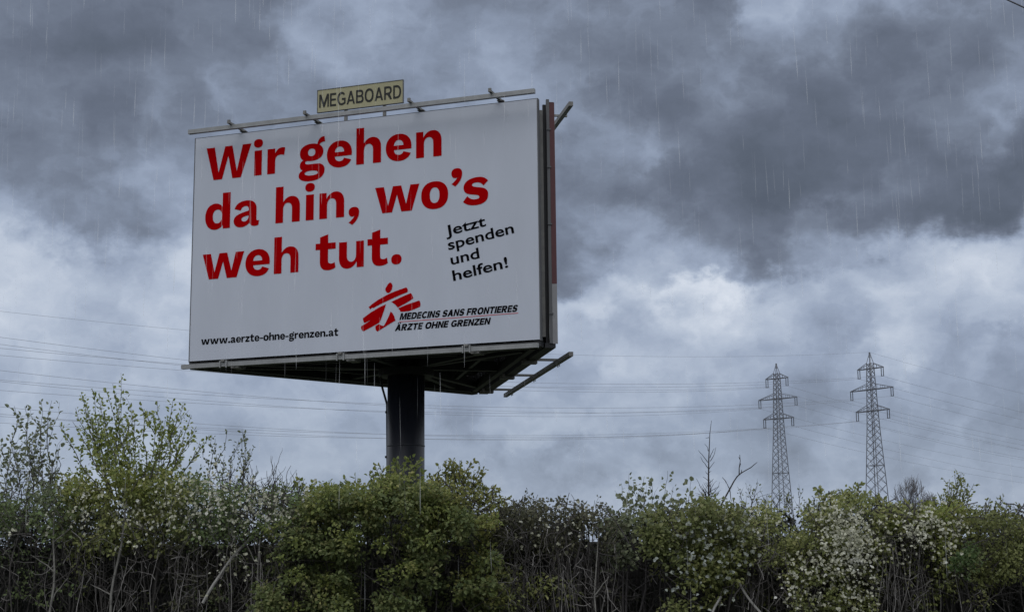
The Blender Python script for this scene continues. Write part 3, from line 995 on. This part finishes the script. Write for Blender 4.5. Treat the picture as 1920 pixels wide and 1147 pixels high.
def hanging(wood, x0, x1, ytop, n, r0=.005, r1=.018, y0=15.6, y1=16.7, zlo=0.0):
    """upright bare stems rising from the ground"""
    for _ in range(int(n * 1.1)):
        x = random.uniform(x0, x1)
        Y = random.uniform(y0, y1)
        a = at(x, 1100, Y)
        b = at(x + random.uniform(-18, 18), ytop + random.uniform(-30, 45), Y)
        pts = wobble((a[0], Y, zlo), b, 14, .02)
        r = random.uniform(r0, r1) * random.uniform(.5, 1)
        wood.tube(pts, [r * (1 - .45 * i / 14) for i in range(15)], 5, False)


def blooms(mb, pts, size=.045):
    n = len(pts)
    if not n: return
    k = 2
    P = np.repeat(np.array([tuple(p) for p in pts]), k, axis=0) + RNG.normal(size=(n * k, 3)) * size * .22
    D = RNG.normal(size=(n * k, 3)) * .8 + np.array([0, -.2, -.1])
    N = RNG.normal(size=(n * k, 3)) * .4 + np.array([0, -.8, .5])
    l = size * RNG.uniform(.6, 1.15, n * k)
    leaf_mesh(mb, P - D / np.linalg.norm(D, axis=1, keepdims=True) * l[:, None] * .3, D, N, l, l * .85)


class Plant:
    def __init__(self, name, label, cat, px, group='plants of the wild hedge'):
        p = at(px, 1060, DH)
        self.o = thing(name, label, cat, (p[0], DH, 0), 0, group)
        self.off = Vector((p[0], DH, 0))
        self.wood, self.lf, self.bl, self.lf2, self.dry = MB(), MB(), MB(), MB(), MB()
    def done(self, wood, leafm=None, bloom=None, leaf2=None):
        for mb, nm, mt in ((self.wood, 'stems', wood), (self.lf, 'foliage', leafm), (self.lf2, 'young_foliage', leaf2), (self.dry, 'dry_stems', M_dry), (self.bl, 'blossoms', bloom)):
            if mt and mb.v:
                o = self.off
                mb.v = [(a - o[0], b - o[1], c - o[2]) for a, b, c in mb.v]
                mb.build(nm, mt, self.o)
        return self.o


# sparse grey shrub at the far left
P_ = Plant('grey_shrub', 'sparse grey leaved shrub with open twigs at the far left end of the hedge', 'shrub', 50)
for (bx, tx, ty) in ((40, 25, 760), (10, 16, 815), (60, 45, 762), (50, 57, 776), (80, 75, 750), (85, 97, 750), (75, 84, 792), (60, 68, 802), (5, 4, 826), (95, 112, 832), (-20, -25, 790), (-40, -50, 770), (30, 30, 850), (100, 92, 850), (20, 40, 830), (70, 50, 840)):
    b = at(bx, 945, random.uniform(15.9, 16.5))
    sprig(P_.wood, P_.lf, b, at(tx, ty, b[1] + random.uniform(-.2, .2)), .007, .055, .045, .2, 1, .65, .04, 3)
clumps(P_.lf, sample([(-120, 900, 960), (0, 905, 960), (110, 905, 960)], 26), .15, 22, .055)
tangle(P_.wood, [(-120, 860, 980), (115, 860, 980)], 60, .2, .6, .006)
P_.done(M_bark, L_grey)

# upright young green tree
P_ = Plant('young_tree', 'upright young tree with fresh green leaves and long shoots, tallest of the hedge', 'tree', 250)
tips = [(150, 735), (172, 728), (185, 738), (200, 730), (212, 720), (228, 757), (240, 780), (255, 775), (268, 768), (288, 775), (296, 752), (325, 748), (333, 783), (347, 755), (358, 778), (368, 802), (392, 815), (143, 765), (135, 790), (110, 797), (160, 770), (178, 775), (195, 770), (215, 780), (222, 800), (310, 800), (345, 800)]
for tx, ty in tips:
    b = at(250 + (tx - 250) * .42 + random.uniform(-10, 10), 935, random.uniform(15.8, 16.4))
    sprig(P_.wood, P_.lf, b, at(tx, ty, b[1] + random.uniform(-.25, .25)), .008, .047, .036, .2, 2, .66, .025, 2, .05)
clumps(P_.lf, sample([(120, 845, 930), (170, 790, 930), (230, 820, 930), (290, 850, 930), (370, 880, 930)], 44, 15.8, 16.5), .10, 11, .05)
clumps(P_.lf2, sample([(115, 890, 935), (170, 878, 940), (250, 880, 940), (330, 890, 935)], 48, 15.5, 16.2), .13, 42, .05)
for (a, b) in (((215, 1100), (200, 900)), ((262, 1100), (250, 895)), ((300, 1100), (310, 905))):
    p, q = at(*a, 16.2), at(*b, 16.1)
    pts = wobble((p[0], 16.2, 0), q, 10, .015)
    P_.wood.tube(pts, [.03 * (1 - .06 * i) for i in range(11)], 6, False)
P_.done(M_bark, leaf_material('spring leaf', st((0.099, 0.124, 0.038), (0.144, 0.176, 0.048), (0.181, 0.212, 0.054), (0.247, 0.261, 0.089))), None, L_yel)

# leafless twiggy shrub
P_ = Plant('bare_shrub', 'leafless grey twiggy shrub between young green tree and billboard pole', 'shrub', 500)
for (bx, tx, ty) in ((470, 480, 872), (500, 512, 855), (505, 522, 866), (530, 546, 872), (540, 556, 886), (490, 500, 882), (520, 540, 900), (450, 455, 860), (470, 462, 880), (515, 505, 893), (555, 575, 905), (440, 436, 870)):
    b = at(bx, 960, 16.2)
    sprig(P_.wood, None, b, at(tx, ty, 16.2 + random.uniform(-.2, .2)), .008, amp=.05, side_n=6)
for (bx, tx, ty) in ((415, 425, 806), (440, 455, 805), (400, 402, 822), (430, 447, 825), (445, 468, 845), (420, 410, 850)):
    b = at(bx, 940, 16.2)
    sprig(P_.wood, P_.lf, b, at(tx, ty, 16.2), .007, .036, .04, .3, 2, .8, .04, 2)
tangle(P_.wood, [(420, 900, 990), (580, 915, 990)], 150, .15, .5, .0045, 0)
P_.done(M_bark, L_grey)

# blossoming creeper along the left crest, with bare stems below
def creeper(name, label, cat, region, leafm, bloom_n, bregion, n_cl, stems, leaf=.055, stem_top=1000, tn=120, wood=None, per=34, bsize=.036):
    x0, x1 = region[0][0], region[-1][0]
    P_ = Plant(name, label, cat, (x0 + x1) / 2)
    clumps(P_.lf, sample(region, n_cl, 15.5, 16.4), .14, per, leaf)
    if bloom_n:
        ctr = sample(bregion, max(4, bloom_n // 14), 15.35, 15.7)
        pts = []
        for c in ctr:
            for _ in range(8): pts.append(c + Vector((random.gauss(0, .12), random.gauss(0, .08), random.gauss(0, .10))))
        blooms(P_.bl, pts, bsize)
    hanging(P_.wood, x0, x1, stem_top, stems)
    hanging(P_.dry, x0, x1, stem_top + 40, max(2, stems // 5), .003, .009, 15.4, 15.9)
    tangle(P_.wood, [(x0, 960, 1147), (x1, 960, 1147)], int(tn * 1.6), .15, .6, .0042, .5)
    tangle(P_.dry, [(x0, 1000, 1147), (x1, 1000, 1147)], tn // 2, .08, .36, .003, .45, 15.35, 15.9)
    clumps(P_.lf, sample([(x0, 1010, 1147), (x1, 1010, 1147)], int((x1 - x0) / 9), 15.7, 16.7), .13, 16, leaf * .9)
    tangle(P_.wood, [(p[0], p[1] - 10, p[2]) for p in region], tn // 2, .15, .45, .0045, .1)
    for _ in range(int((x1 - x0) / 16)):
        x = random.uniform(x0, x1)
        t, b = prof(region, x)
        bb = at(x, t + 20, random.uniform(15.7, 16.4))
        sprig(P_.wood, P_.lf, bb, at(x + random.uniform(-18, 18), t - random.uniform(6, 34), bb[1]), .004, leaf * .75, .04, .2, 2, .7, .05, 1)
    return P_.done(wood or M_bark, leafm, L_bloom)

creeper('flowering_creeper', 'brownish creeper with few pale blossoms and bare stems at the far left', 'creeper', [(-150, 935, 1000), (0, 935, 1000), (90, 930, 1010), (140, 925, 990)], L_dry, 70, [(-150, 940, 1010), (140, 940, 1010)], 60, 30)
creeper('flowering_creeper', 'creeper with pale blossoms scattered beneath the young green tree', 'creeper', [(110, 920, 1010), (200, 925, 1035), (300, 905, 1030), (360, 905, 1020)], L_olive, 320, [(110, 935, 1000), (360, 915, 1020)], 130, 34, .05)
creeper('flowering_creeper', 'thickly blossoming creeper between young green tree and the lush green bush', 'creeper', [(330, 905, 1010), (400, 900, 1010), (480, 918, 1000), (570, 930, 990)], L_dry, 620, [(330, 910, 985), (470, 915, 975), (575, 935, 970)], 110, 36, .048)
creeper('ivy', 'dark low ivy patches clinging among bare stems at the bottom left', 'ivy', [(300, 1030, 1147), (370, 1010, 1147), (480, 1040, 1147), (600, 1040, 1147)], L_dark, 60, [(420, 1020, 1090), (480, 1020, 1090)], 45, 26, .055, 990, 60, None, 22)

# big lush bush in front of the pole
P_ = Plant('lush_bush', 'dense lush green bush with big leaves in front of the billboard pole', 'bush', 720)
reg = [(470, 1080, 1147), (530, 1000, 1147), (570, 945, 1147), (610, 925, 1147), (650, 915, 1147), (700, 918, 1147), (740, 900, 1147), (790, 905, 1147), (850, 940, 1147), (930, 1010, 1147)]
clumps(P_.lf, sample(reg, 260, 15.15, 15.9, 1.0, -.12), .115, 46, .05, .8)
clumps(P_.lf, sample(reg, 90, 15.9, 16.4, 1.0, -.3), .15, 26, .06, .8)
topr = [(560, 938, 970), (620, 914, 965), (690, 912, 972), (740, 893, 980), (790, 897, 990), (840, 928, 990)]
clumps(P_.lf2, sample(topr, 130, 15.2, 16.0, 1.0, -.2), .12, 42, .048, .75)
for (bx, tx, ty) in ((560, 562, 893), (580, 590, 898), (655, 648, 895), (665, 667, 893), (690, 700, 878), (735, 731, 862), (745, 745, 858), (768, 770, 856), (780, 783, 868), (610, 605, 905), (715, 718, 872), (760, 757, 870)):
    b = at(bx, 930, 15.9)
    sprig(P_.wood, P_.lf2, b, at(tx, ty, 15.9), .007, .05, .03, .1, 3, .7, .04, 2)
tangle(P_.wood, reg, 120, .3, .9, .007, .4)
hanging(P_.wood, 560, 900, 960, 22, .008, .02)
clumps(P_.lf2, sample([(500, 985, 1147), (600, 960, 1147), (700, 1000, 1147), (800, 950, 1147), (930, 960, 1147)], 60, 15.1, 15.8, 1.0, -.1), .11, 34, .046, .75)
P_.done(M_bark, L_deep, None, L_lush)

# arching twiggy bush right of the pole
P_ = Plant('arching_bush', 'dark twiggy bush with small leaves arching over right of the billboard pole', 'bush', 870)
for (bx, tx, ty) in ((830, 836, 862), (840, 862, 862), (850, 884, 864), (860, 900, 880), (880, 905, 890), (880, 925, 908), (890, 936, 915), (820, 822, 885), (850, 850, 880), (870, 878, 885), (900, 955, 935), (835, 845, 895)):
    b = at(bx, 960, random.uniform(15.6, 16.2))
    sprig(P_.wood, P_.lf, b, at(tx, ty, b[1]), .009, .042, .03, .1, 3, .75, .05, 6)
reg = [(795, 905, 1010), (850, 910, 1080), (900, 925, 1147), (960, 945, 1147)]
clumps(P_.lf, sample(reg, 120, 15.4, 16.3), .13, 34, .046)
tangle(P_.wood, reg, 110, .25, .8, .006, .2)
hanging(P_.wood, 880, 980, 960, 14)
P_.done(M_barkdark, leaf_material('small dull leaf', st((0.084, 0.101, 0.034), (0.136, 0.149, 0.044), (0.174, 0.178, 0.054), (0.225, 0.213, 0.082))))

creeper('dark_creeper', 'dark ragged creeper with many bare upright stems right of the arching bush', 'creeper', [(930, 945, 1030), (1000, 950, 1040), (1060, 945, 1030), (1120, 962, 1030), (1160, 980, 1040)], L_dark, 60, [(1000, 960, 1010), (1140, 970, 1020)], 120, 75, .05, 985, 170)
creeper('ivy', 'small dull green ivy patch at the bottom between the arching and yellow green bushes', 'ivy', [(930, 1060, 1147), (1000, 1090, 1147), (1080, 1110, 1147)], L_olive, 0, None, 26, 6, .055, 1050, 30, None, 26)

# sapling with round leaves on thin stems
P_ = Plant('round_leaved_sapling', 'thin sapling with round grey green leaves standing clear against the sky', 'sapling', 1210)
for (bx, tx, ty) in ((1185, 1164, 905), (1195, 1180, 888), (1200, 1188, 902), (1210, 1208, 892), (1215, 1223, 892), (1245, 1251, 882), (1250, 1262, 912), (1290, 1297, 899), (1270, 1272, 932), (1165, 1135, 944), (1220, 1240, 930), (1190, 1170, 930), (1205, 1200, 915)):
    b = at(bx, 985, 15.9)
    sprig(P_.wood, P_.lf, b, at(tx, ty, 15.9 + random.uniform(-.15, .15)), .0045, .054, .055, .3, 2, .95, .03, 1, .09)
clumps(P_.lf, sample([(1140, 960, 1060), (1200, 950, 1060), (1260, 960, 1060)], 36, 15.6, 16.2), .15, 20, .062, .9)
for (a, b) in (((1176, 1147), (1176, 985)), ((1205, 1147), (1208, 975)), ((1200, 1040), (1235, 960)), ((1202, 1060), (1165, 975))):
    p, q = at(*a, 15.7), at(*b, 15.8)
    P_.wood.tube(wobble(p - Vector((0, 0, 1.0 if a[1] > 1100 else 0)), q, 8, .02), [.017 - .0013 * i for i in range(9)], 6, False)
hanging(P_.wood, 1140, 1260, 1010, 14)
tangle(P_.wood, [(1130, 960, 1147), (1270, 960, 1147)], 70, .2, .7, .0055, .2)
P_.done(M_barkdark, L_grey)

# yellow green bush with pale leaves at its right
P_ = Plant('yellow_green_bush', 'rounded yellow green bush with pale leaves hanging at its right side', 'bush', 1310)
reg = [(1205, 965, 1020), (1250, 948, 1050), (1330, 945, 1050), (1375, 958, 1040), (1400, 985, 1030)]
clumps(P_.lf, sample(reg, 125, 15.3, 16.1), .14, 36, .055)
clumps(P_.lf2, sample([(1240, 1030, 1147), (1300, 1040, 1147), (1390, 1010, 1100)], 75, 15.4, 16.2), .14, 26, .058)
pts = []
for c in sample([(1270, 990, 1100), (1350, 965, 1120), (1400, 980, 1080)], 34, 15.1, 15.6):
    for _ in range(5): pts.append(c + Vector((random.gauss(0, .15), random.gauss(0, .06), random.gauss(0, .13))))
blooms(P_.bl, pts, .042)
hanging(P_.wood, 1250, 1400, 1010, 24)
tangle(P_.wood, [(1210, 950, 1147), (1400, 950, 1147)], 90, .2, .8, .006, .3)
P_.done(M_bark, leaf_material('golden green leaf', st((0.085, 0.104, 0.044), (0.122, 0.142, 0.051), (0.142, 0.157, 0.058), (0.182, 0.179, 0.093))), leaf_material('pale hanging leaf', st((0.115, 0.125, 0.101), (0.173, 0.187, 0.158), (0.230, 0.249, 0.223), (0.276, 0.299, 0.288)), .3), L_olive)

# bare leader with whorled twigs
P_ = Plant('bare_sapling', 'single straight leafless sapling with short side twigs above the yellow green bush', 'sapling', 1330)
Q = lambda x, y: at(x, y, 16.0)
tr = [Q(1329, 1147) - Vector((0, 0, 1.05)), Q(1329, 1080), Q(1329, 1000), Q(1329, 940), Q(1328.5, 895), Q(1329, 860), Q(1330, 835), Q(1331, 812), Q(1334, 788)]
P_.wood.tube(tr, [.016, .014, .012, .0095, .0085, .0065, .005, .0038, .002], 6, False)
for (bx, by, tx, ty) in ((1327, 866, 1307, 845), (1327, 877, 1312, 857), (1332, 864, 1344, 837), (1331, 858, 1337, 842), (1328, 845, 1324, 830), (1329, 820, 1326, 819), (1329, 880, 1338, 866), (1328, 889, 1320, 884), (1330, 885, 1337, 881), (1328, 900, 1321, 892), (1330, 905, 1338, 897), (1328, 912, 1319, 906), (1330, 922, 1348, 912), (1328, 925, 1315, 908), (1330, 935, 1345, 925), (1327, 938, 1303, 898), (1330, 945, 1350, 935)):
    P_.wood.tube(wobble(Q(bx, by), Q(tx, ty) + Vector((0, random.uniform(-.15, .15), 0)), 5, .02), [.004, .0036, .003, .0026, .0022, .0015], 4, False)
for _ in range(26):
    y = random.uniform(915, 960)
    b = Q(1329 + random.uniform(-6, 6), y)
    sprig(P_.wood, None, b, b + Vector((random.uniform(-.16, .16), random.uniform(-.12, .12), random.uniform(.03, .16))), .004, side_n=1)
P_.done(M_barkdark)

# forked dead branch
P_ = Plant('forked_branch', 'leafless forked branch leaning right beside the straight bare sapling', 'branch', 1344)
tr = [Q(1330, 1147) - Vector((0, 0, 1.05)), Q(1333, 1060), Q(1338, 1000), Q(1344, 962), Q(1357, 937), Q(1369, 915), Q(1376, 902), Q(1382, 893), Q(1390, 886)]
P_.wood.tube(tr, [.014, .013, .012, .0105, .009, .008, .0072, .0068, .006], 6, False)
P_.wood.tube([Q(1389, 887), Q(1397, 882), Q(1408, 876), Q(1415, 870), Q(1420, 866)], [.006, .0055, .0052, .0042, .0024], 5, False)
P_.wood.tube([Q(1386, 889), Q(1386, 877), Q(1388, 864), Q(1387, 852)], [.007, .0055, .004, .003], 5, False)
for (bx, by, tx, ty) in ((1368, 917, 1362, 905), (1362, 905, 1354, 894), (1383, 893, 1379, 896), (1390, 886, 1391, 880), (1368, 916, 1372, 940), (1386, 876, 1389, 868), (1388, 862, 1385, 856)):
    P_.wood.tube(wobble(Q(bx, by), Q(tx, ty), 4, .02), [.005, .0045, .004, .0035, .002], 4, False)
P_.done(M_barkdark)

creeper('twiggy_bush', 'dark twiggy bush in front of the left pylon with thin bare shoots on top', 'bush', [(1380, 955, 1010), (1420, 945, 1060), (1480, 950, 1060), (1535, 965, 1060)], L_olive, 60, [(1395, 960, 1000), (1440, 960, 1000)], 85, 40, .048, 990, 110, M_bark)
P_ = Plant('bare_shrub', 'leafless thin shoots crossing the foot of the left pylon', 'shrub', 1450)
for (bx, tx, ty) in ((1405, 1382, 912), (1408, 1408, 912), (1412, 1420, 898), (1430, 1440, 925), (1450, 1462, 920), (1470, 1488, 928), (1495, 1505, 915), (1500, 1520, 940), (1440, 1425, 920), (1460, 1450, 930), (1485, 1478, 918), (1520, 1530, 925)):
    b = at(bx, 965, 16.2)
    sprig(P_.wood, P_.lf, b, at(tx, ty, 16.2), .0045, .03, .07, .4, 1, .6, .05, 4)
P_.done(M_bark, L_grey)

# white blossoming bushes at the right
def bloom_bush(label, region, breg, nb, leafm, n_cl, sprigs, name='blossoming_bush', size=.034):
    P_ = Plant(name, label, 'bush', (region[0][0] + region[-1][0]) / 2)
    clumps(P_.lf, sample(region, n_cl, 15.4, 16.3), .14, 34, .05)
    pts = []
    for c in sample(breg, nb // 9, 15.15, 15.7):
        for _ in range(10): pts.append(c + Vector((random.gauss(0, .095), random.gauss(0, .07), random.gauss(0, .085))))
    blooms(P_.bl, pts, size)
    for (bx, tx, ty) in sprigs:
        b = at(bx, 955, 15.9)
        sprig(P_.wood, P_.lf, b, at(tx, ty, 15.9 + random.uniform(-.2, .2)), .0065, .048, .032, .1, 3, .7, .04, 3)
    tangle(P_.wood, region, 90, .2, .7, .006, .2)
    hanging(P_.wood, region[0][0], region[-1][0], 1000, 20)
    return P_.done(M_bark, leafm, L_bloom)

bloom_bush('bush covered with white blossoms in front of the taller right pylon', [(1500, 960, 1147), (1550, 935, 1147), (1610, 930, 1147), (1645, 945, 1110), (1670, 960, 1010)], [(1545, 955, 1065), (1590, 950, 1060), (1640, 970, 1050)], 620, L_olive, 180,
           [(1535, 1536, 912), (1545, 1549, 925), (1560, 1563, 928), (1590, 1585, 920), (1600, 1598, 915), (1610, 1611, 905), (1615, 1622, 925), (1635, 1632, 922), (1650, 1660, 935), (1640, 1648, 925), (1665, 1675, 945)])
bloom_bush('low blossoming bush with specks of white near the bottom right, below the white bush', [(1470, 1050, 1147), (1530, 1050, 1147), (1600, 1060, 1147), (1640, 1080, 1147)], [(1480, 1060, 1130), (1550, 1055, 1140), (1630, 1070, 1140)], 330, L_olive, 70, [])
creeper('bare_vine', 'mass of bare brown upright vine stems between the two white blossoming bushes', 'vine', [(1630, 965, 990), (1680, 960, 990), (1730, 960, 1000)], L_olive, 30, [(1670, 1010, 1040), (1690, 1010, 1040)], 22, 95, .048, 970, 130)
bloom_bush('yellow green bush topped with white blossoms, between bare vines and olive bush', [(1670, 965, 1000), (1710, 955, 1020), (1760, 955, 1060), (1810, 955, 1080)], [(1690, 970, 1000), (1740, 965, 1020), (1800, 985, 1070)], 330, L_yel, 80,
           [(1690, 1685, 945), (1740, 1742, 945), (1705, 1700, 942)])
P_ = Plant('green_patch', 'small bright green leafy patch hanging under the right white blossoms', 'creeper', 1810)
clumps(P_.lf, sample([(1785, 1020, 1060), (1810, 1015, 1080), (1835, 1020, 1060)], 20, 15.1, 15.4), .09, 26, .042)
hanging(P_.wood, 1790, 1830, 1030, 6)
P_.done(M_bark, L_green)
P_ = Plant('upright_shrub', 'upright shrub with stiff small leaved shoots on top of the hedge at the right', 'shrub', 1790)
for (bx, tx, ty) in ((1775, 1769, 925), (1780, 1779, 898), (1788, 1791, 886), (1795, 1803, 884), (1800, 1815, 906), (1805, 1826, 906), (1770, 1758, 922), (1790, 1785, 910), (1797, 1797, 900), (1803, 1809, 915), (1765, 1750, 930), (1783, 1774, 915)):
    b = at(bx, 972, 16.1)
    sprig(P_.wood, P_.lf, b, at(tx, ty, 16.1 + random.uniform(-.1, .1)), .006, .036, .032, .25, 2, .65, .025, 3)
P_.done(M_bark, L_olive)
P_ = Plant('olive_bush', 'olive brown bush with dark stems beneath at the right edge of the hedge', 'bush', 1880)
reg = [(1795, 965, 1100), (1850, 962, 1100), (1920, 968, 1070), (2060, 965, 1070)]
clumps(P_.lf, sample(reg, 170, 15.3, 16.3), .15, 40, .042)
for (bx, tx, ty) in ((1835, 1848, 940), (1845, 1857, 933), (1870, 1876, 928), (1880, 1895, 942), (1900, 1910, 945), (1825, 1832, 945), (1930, 1935, 935), (1960, 1965, 930), (1865, 1862, 948)):
    b = at(bx, 985, 15.9)
    sprig(P_.wood, P_.lf, b, at(tx, ty, 15.9), .006, .038, .035, .15, 2, .65, .06, 4)
hanging(P_.wood, 1800, 2050, 1010, 60)
tangle(P_.wood, [(1800, 955, 1147), (2050, 955, 1147)], 160, .25, .9, .0055, .35)
P_.done(M_bark, leaf_material('olive brown leaf', st((0.088, 0.098, 0.041), (0.120, 0.137, 0.046), (0.146, 0.158, 0.056), (0.185, 0.189, 0.079))))
creeper('ivy', 'dull ivy on bare stems low at the right between vines and olive bush', 'ivy', [(1700, 1040, 1147), (1760, 1060, 1147), (1840, 1060, 1147)], L_olive, 0, None, 42, 34, .05, 1030, 70, None, 24)

# backing ivy over most of the fence, near-black leaves imitate shaded gaps
P_ = Plant('ivy', 'backing ivy with leaves coloured as deep shade, over the board fence behind all the bushes and creepers', 'ivy', 965)
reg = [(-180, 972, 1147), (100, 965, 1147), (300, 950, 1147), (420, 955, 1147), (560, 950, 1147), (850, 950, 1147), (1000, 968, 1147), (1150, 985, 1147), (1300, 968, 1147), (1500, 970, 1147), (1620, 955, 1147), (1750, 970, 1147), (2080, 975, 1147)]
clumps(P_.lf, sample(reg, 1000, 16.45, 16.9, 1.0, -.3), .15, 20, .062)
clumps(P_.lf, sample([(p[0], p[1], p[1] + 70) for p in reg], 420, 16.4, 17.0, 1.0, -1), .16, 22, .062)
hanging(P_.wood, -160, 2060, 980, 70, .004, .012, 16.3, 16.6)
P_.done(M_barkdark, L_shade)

# thicket beyond the fence
P_ = Plant('thicket', 'dark leafy thicket rising just behind the board fence, seen through gaps of the hedge', 'thicket', 960)
reg = [(-180, 965, 1060), (100, 955, 1060), (300, 940, 1060), (420, 945, 1060), (520, 965, 1060), (600, 940, 1060), (850, 940, 1060), (1000, 975, 1060), (1150, 990, 1060), (1300, 970, 1060), (1500, 975, 1060), (1620, 960, 1060), (1750, 975, 1060), (2080, 980, 1060)]
clumps(P_.lf, sample(reg, 460, 17.2, 18.2), .17, 26, .06)
tangle(P_.wood, [(p[0], p[1] - 8, p[2]) for p in reg], 300, .2, .7, .006, .2, 17.2, 18.0)
P_.done(M_barkdark, L_dark)

# stakes
def stake(label, a, b, Y0, Y1, r, mat, knob=False, name='wooden_stake'):
    s = MB()
    p, q = at(*a, Y0), at(*b, Y1)
    s.tube(wobble(p, q, 8, .006), [r] * 9, 6)
    if knob: s.tube([p + Vector((0, 0, .07)), p + Vector((0, 0, .05)), p, p - Vector((0, 0, .06)), p - Vector((0, 0, .08))], [r, r * 2, r * 2.6, r * 2.2, r], 8)
    tag(s.build(name, mat), label, 'stake')
stake('pale slanting wooden stake leaning in the stems at the lower left', (380, 1130), (478, 1000), 15.5, 15.75, .017, M_stake)
P0 = MB()
for nm, lab, x, y, r in (('tree_stem', 'pale crooked bare stem standing under the young green tree', 238, 930, .024), ('tree_stem', 'pale bare stem rising left of the slanting stake, far left one', 102, 960, .022), ('tree_stem', 'slim pale stem at the left foot of the lush green bush', 487, 1010, .017), ('tree_stem', 'slim pale stem in the dark creeper, left of the round leaved sapling', 1122, 1010, .015)):
    s = MB()
    p = at(x, 1100, 15.45)
    pts = wobble((p[0], 15.45, 0), at(x, y, 15.6), 14, .012)
    s.tube(pts, [r * .8 * (1 - .04 * i) for i in range(15)], 7, False)
    for i in (6, 8, 10, 12):
        d = Vector((random.uniform(-.25, .25), random.uniform(-.1, .1), random.uniform(.1, .3)))
        s.tube(wobble(pts[i], pts[i] + d, 5, .04), [.009, .008, .007, .006, .005, .003], 5, False)
    tag(s.build(nm, M_barkpale, None, True), lab, 'stem', 'pale stems in front of the fence')
stake('pale thin stick slanting down right at the bottom, right of the yellow green bush', (1428, 1150), (1382, 1085), 15.4, 15.5, .012, M_stake)
stake('pale thin stick slanting down left at the bottom, crossing the other stick', (1335, 1150), (1352, 1118), 15.4, 15.5, .013, M_stake)

# far bare tree
def bare_tree(label, px, Y, topy, half_px, seed):
    random.seed(seed)
    b = at(px, 1060, Y)
    t = thing('bare_tree', label, 'tree', (b[0], Y, 0))
    wood, twig = MB(), MB()
    H = at(px, topy, Y)[2]
    wid = half_px / F * Y
    def grow(p, d, L, r, lev):
        n = 5
        pts = [p]
        q = p
        for i in range(n):
            j = .03 if lev == 0 else .10
            d = (d + Vector((random.gauss(0, j), random.gauss(0, j), .05))).normalized()
            q = q + d * L / n
            pts.append(q)
        tgt = wood if lev < 2 else twig
        tgt.tube(pts, [max(r * (1 - .45 * i / n), .017) for i in range(n + 1)], 5 if lev < 2 else 3, False)
        if lev >= 5: return
        for k in range(6 if lev == 0 else 3):
            i = n if k == 0 or lev == 0 else random.randint(2, n)
            ax = Vector((random.gauss(0, 1), random.gauss(0, 1), random.gauss(0, .25))).normalized()
            nd = (d + ax * random.uniform(.5, 1.1)).normalized()
            grow(pts[i], nd, H * .17 if lev == 0 else L * random.uniform(.66, .86), r * .55, lev + 1)
    grow(Vector((0, 0, 0)), Vector((-.02, 0, 1)), H * .62, H * .016, 0)
    zs = max(v[2] for v in twig.v)
    xs = max(abs(v[0]) for v in twig.v)
    for mb in (wood, twig): mb.v = [(v[0] * min(1.4, wid / xs) if v[2] > 0 else v[0], v[1] * min(1.4, wid / xs), v[2] * H / zs) for v in mb.v]
    wood.build('trunk', M_steelbark, t)
    twig.build('crown', M_steelbark, t)
M_steelbark = material('distant grey bark', (.10, .095, .10), .9, 0, .2, 2)
bare_tree('distant leafless tree with rounded crown right of the taller pylon', 1714, 110, 888, 42, 5)
bare_tree('distant low leafless tree beside the rounded bare tree, half hidden by the hedge', 1752, 105, 920, 22, 9)

# far wood along the horizon, hidden by the hedge from here
random.seed(21)
fw = MB()
pts = []
for _ in range(900):
    a_, d_ = random.uniform(-.95, .95), random.uniform(620, 900)
    pts.append(Vector((math.sin(a_) * d_, math.cos(a_) * d_, random.uniform(1, 11.5))))
clumps(fw, pts, 3.2, 20, 2.6)
tag(fw.build('far_wood', L_dark), kind='stuff')

# ------------------------------------------------------------------ rain
random.seed(14)
rn = MB()
for _ in range(1500):
    Y = random.uniform(9.0, 27.5)
    hw = Y * .42
    x = random.uniform(-hw, hw)
    z = random.uniform(max(.3, EYE - .05 * Y), EYE + .47 * Y)
    if z < EYE + .06 * Y and random.random() < .85: continue
    if -.23 < x / Y < .03 and .12 < (z - EYE) / Y < .32 and random.random() < .45: continue
    L = random.uniform(.16, .46) * (.5 + Y / 22)
    r = random.uniform(.0025, .0062) * (.35 + Y / 22)
    tx = random.uniform(-.02, .035) * L
    rn.tube([(x, Y, z), (x + tx * .33, Y, z - L * .35), (x + tx * .7, Y, z - L * .7), (x + tx, Y, z - L)], [r * .12, r * .6, r, r * .2], 3, False)
mt = bpy.data.materials.new('falling water')
mt.use_nodes = True
t = NT(mt.node_tree)
nt = mt.node_tree
nt.nodes.remove(nt.nodes['Principled BSDF'])
tp = t.n('ShaderNodeBsdfTransparent')
df = t.n('ShaderNodeBsdfTranslucent')
df.inputs[0].default_value = (.97, .98, 1, 1)
dd = t.n('ShaderNodeBsdfDiffuse')
dd.inputs[0].default_value = (.97, .98, 1, 1)
ad = t.n('ShaderNodeMixShader')
ad.inputs[0].default_value = .5
nt.links.new(df.outputs[0], ad.inputs[1]); nt.links.new(dd.outputs[0], ad.inputs[2])
mx = t.n('ShaderNodeMixShader')
gi = t.n('ShaderNodeNewGeometry')
op = t.n('ShaderNodeMapRange')
for k_, v_ in (('From Min', 0), ('From Max', 1), ('To Min', .02), ('To Max', .15)): op.inputs[k_].default_value = v_
nt.links.new(t.m('POWER', gi.outputs['Random Per Island'], 2.0), op.inputs['Value'])
nt.links.new(op.outputs[0], mx.inputs[0])
nt.links.new(tp.outputs[0], mx.inputs[1]); nt.links.new(ad.outputs[0], mx.inputs[2])
nt.links.new(mx.outputs[0], nt.nodes['Material Output'].inputs[0])
tag(rn.build('rain', mt), kind='stuff')
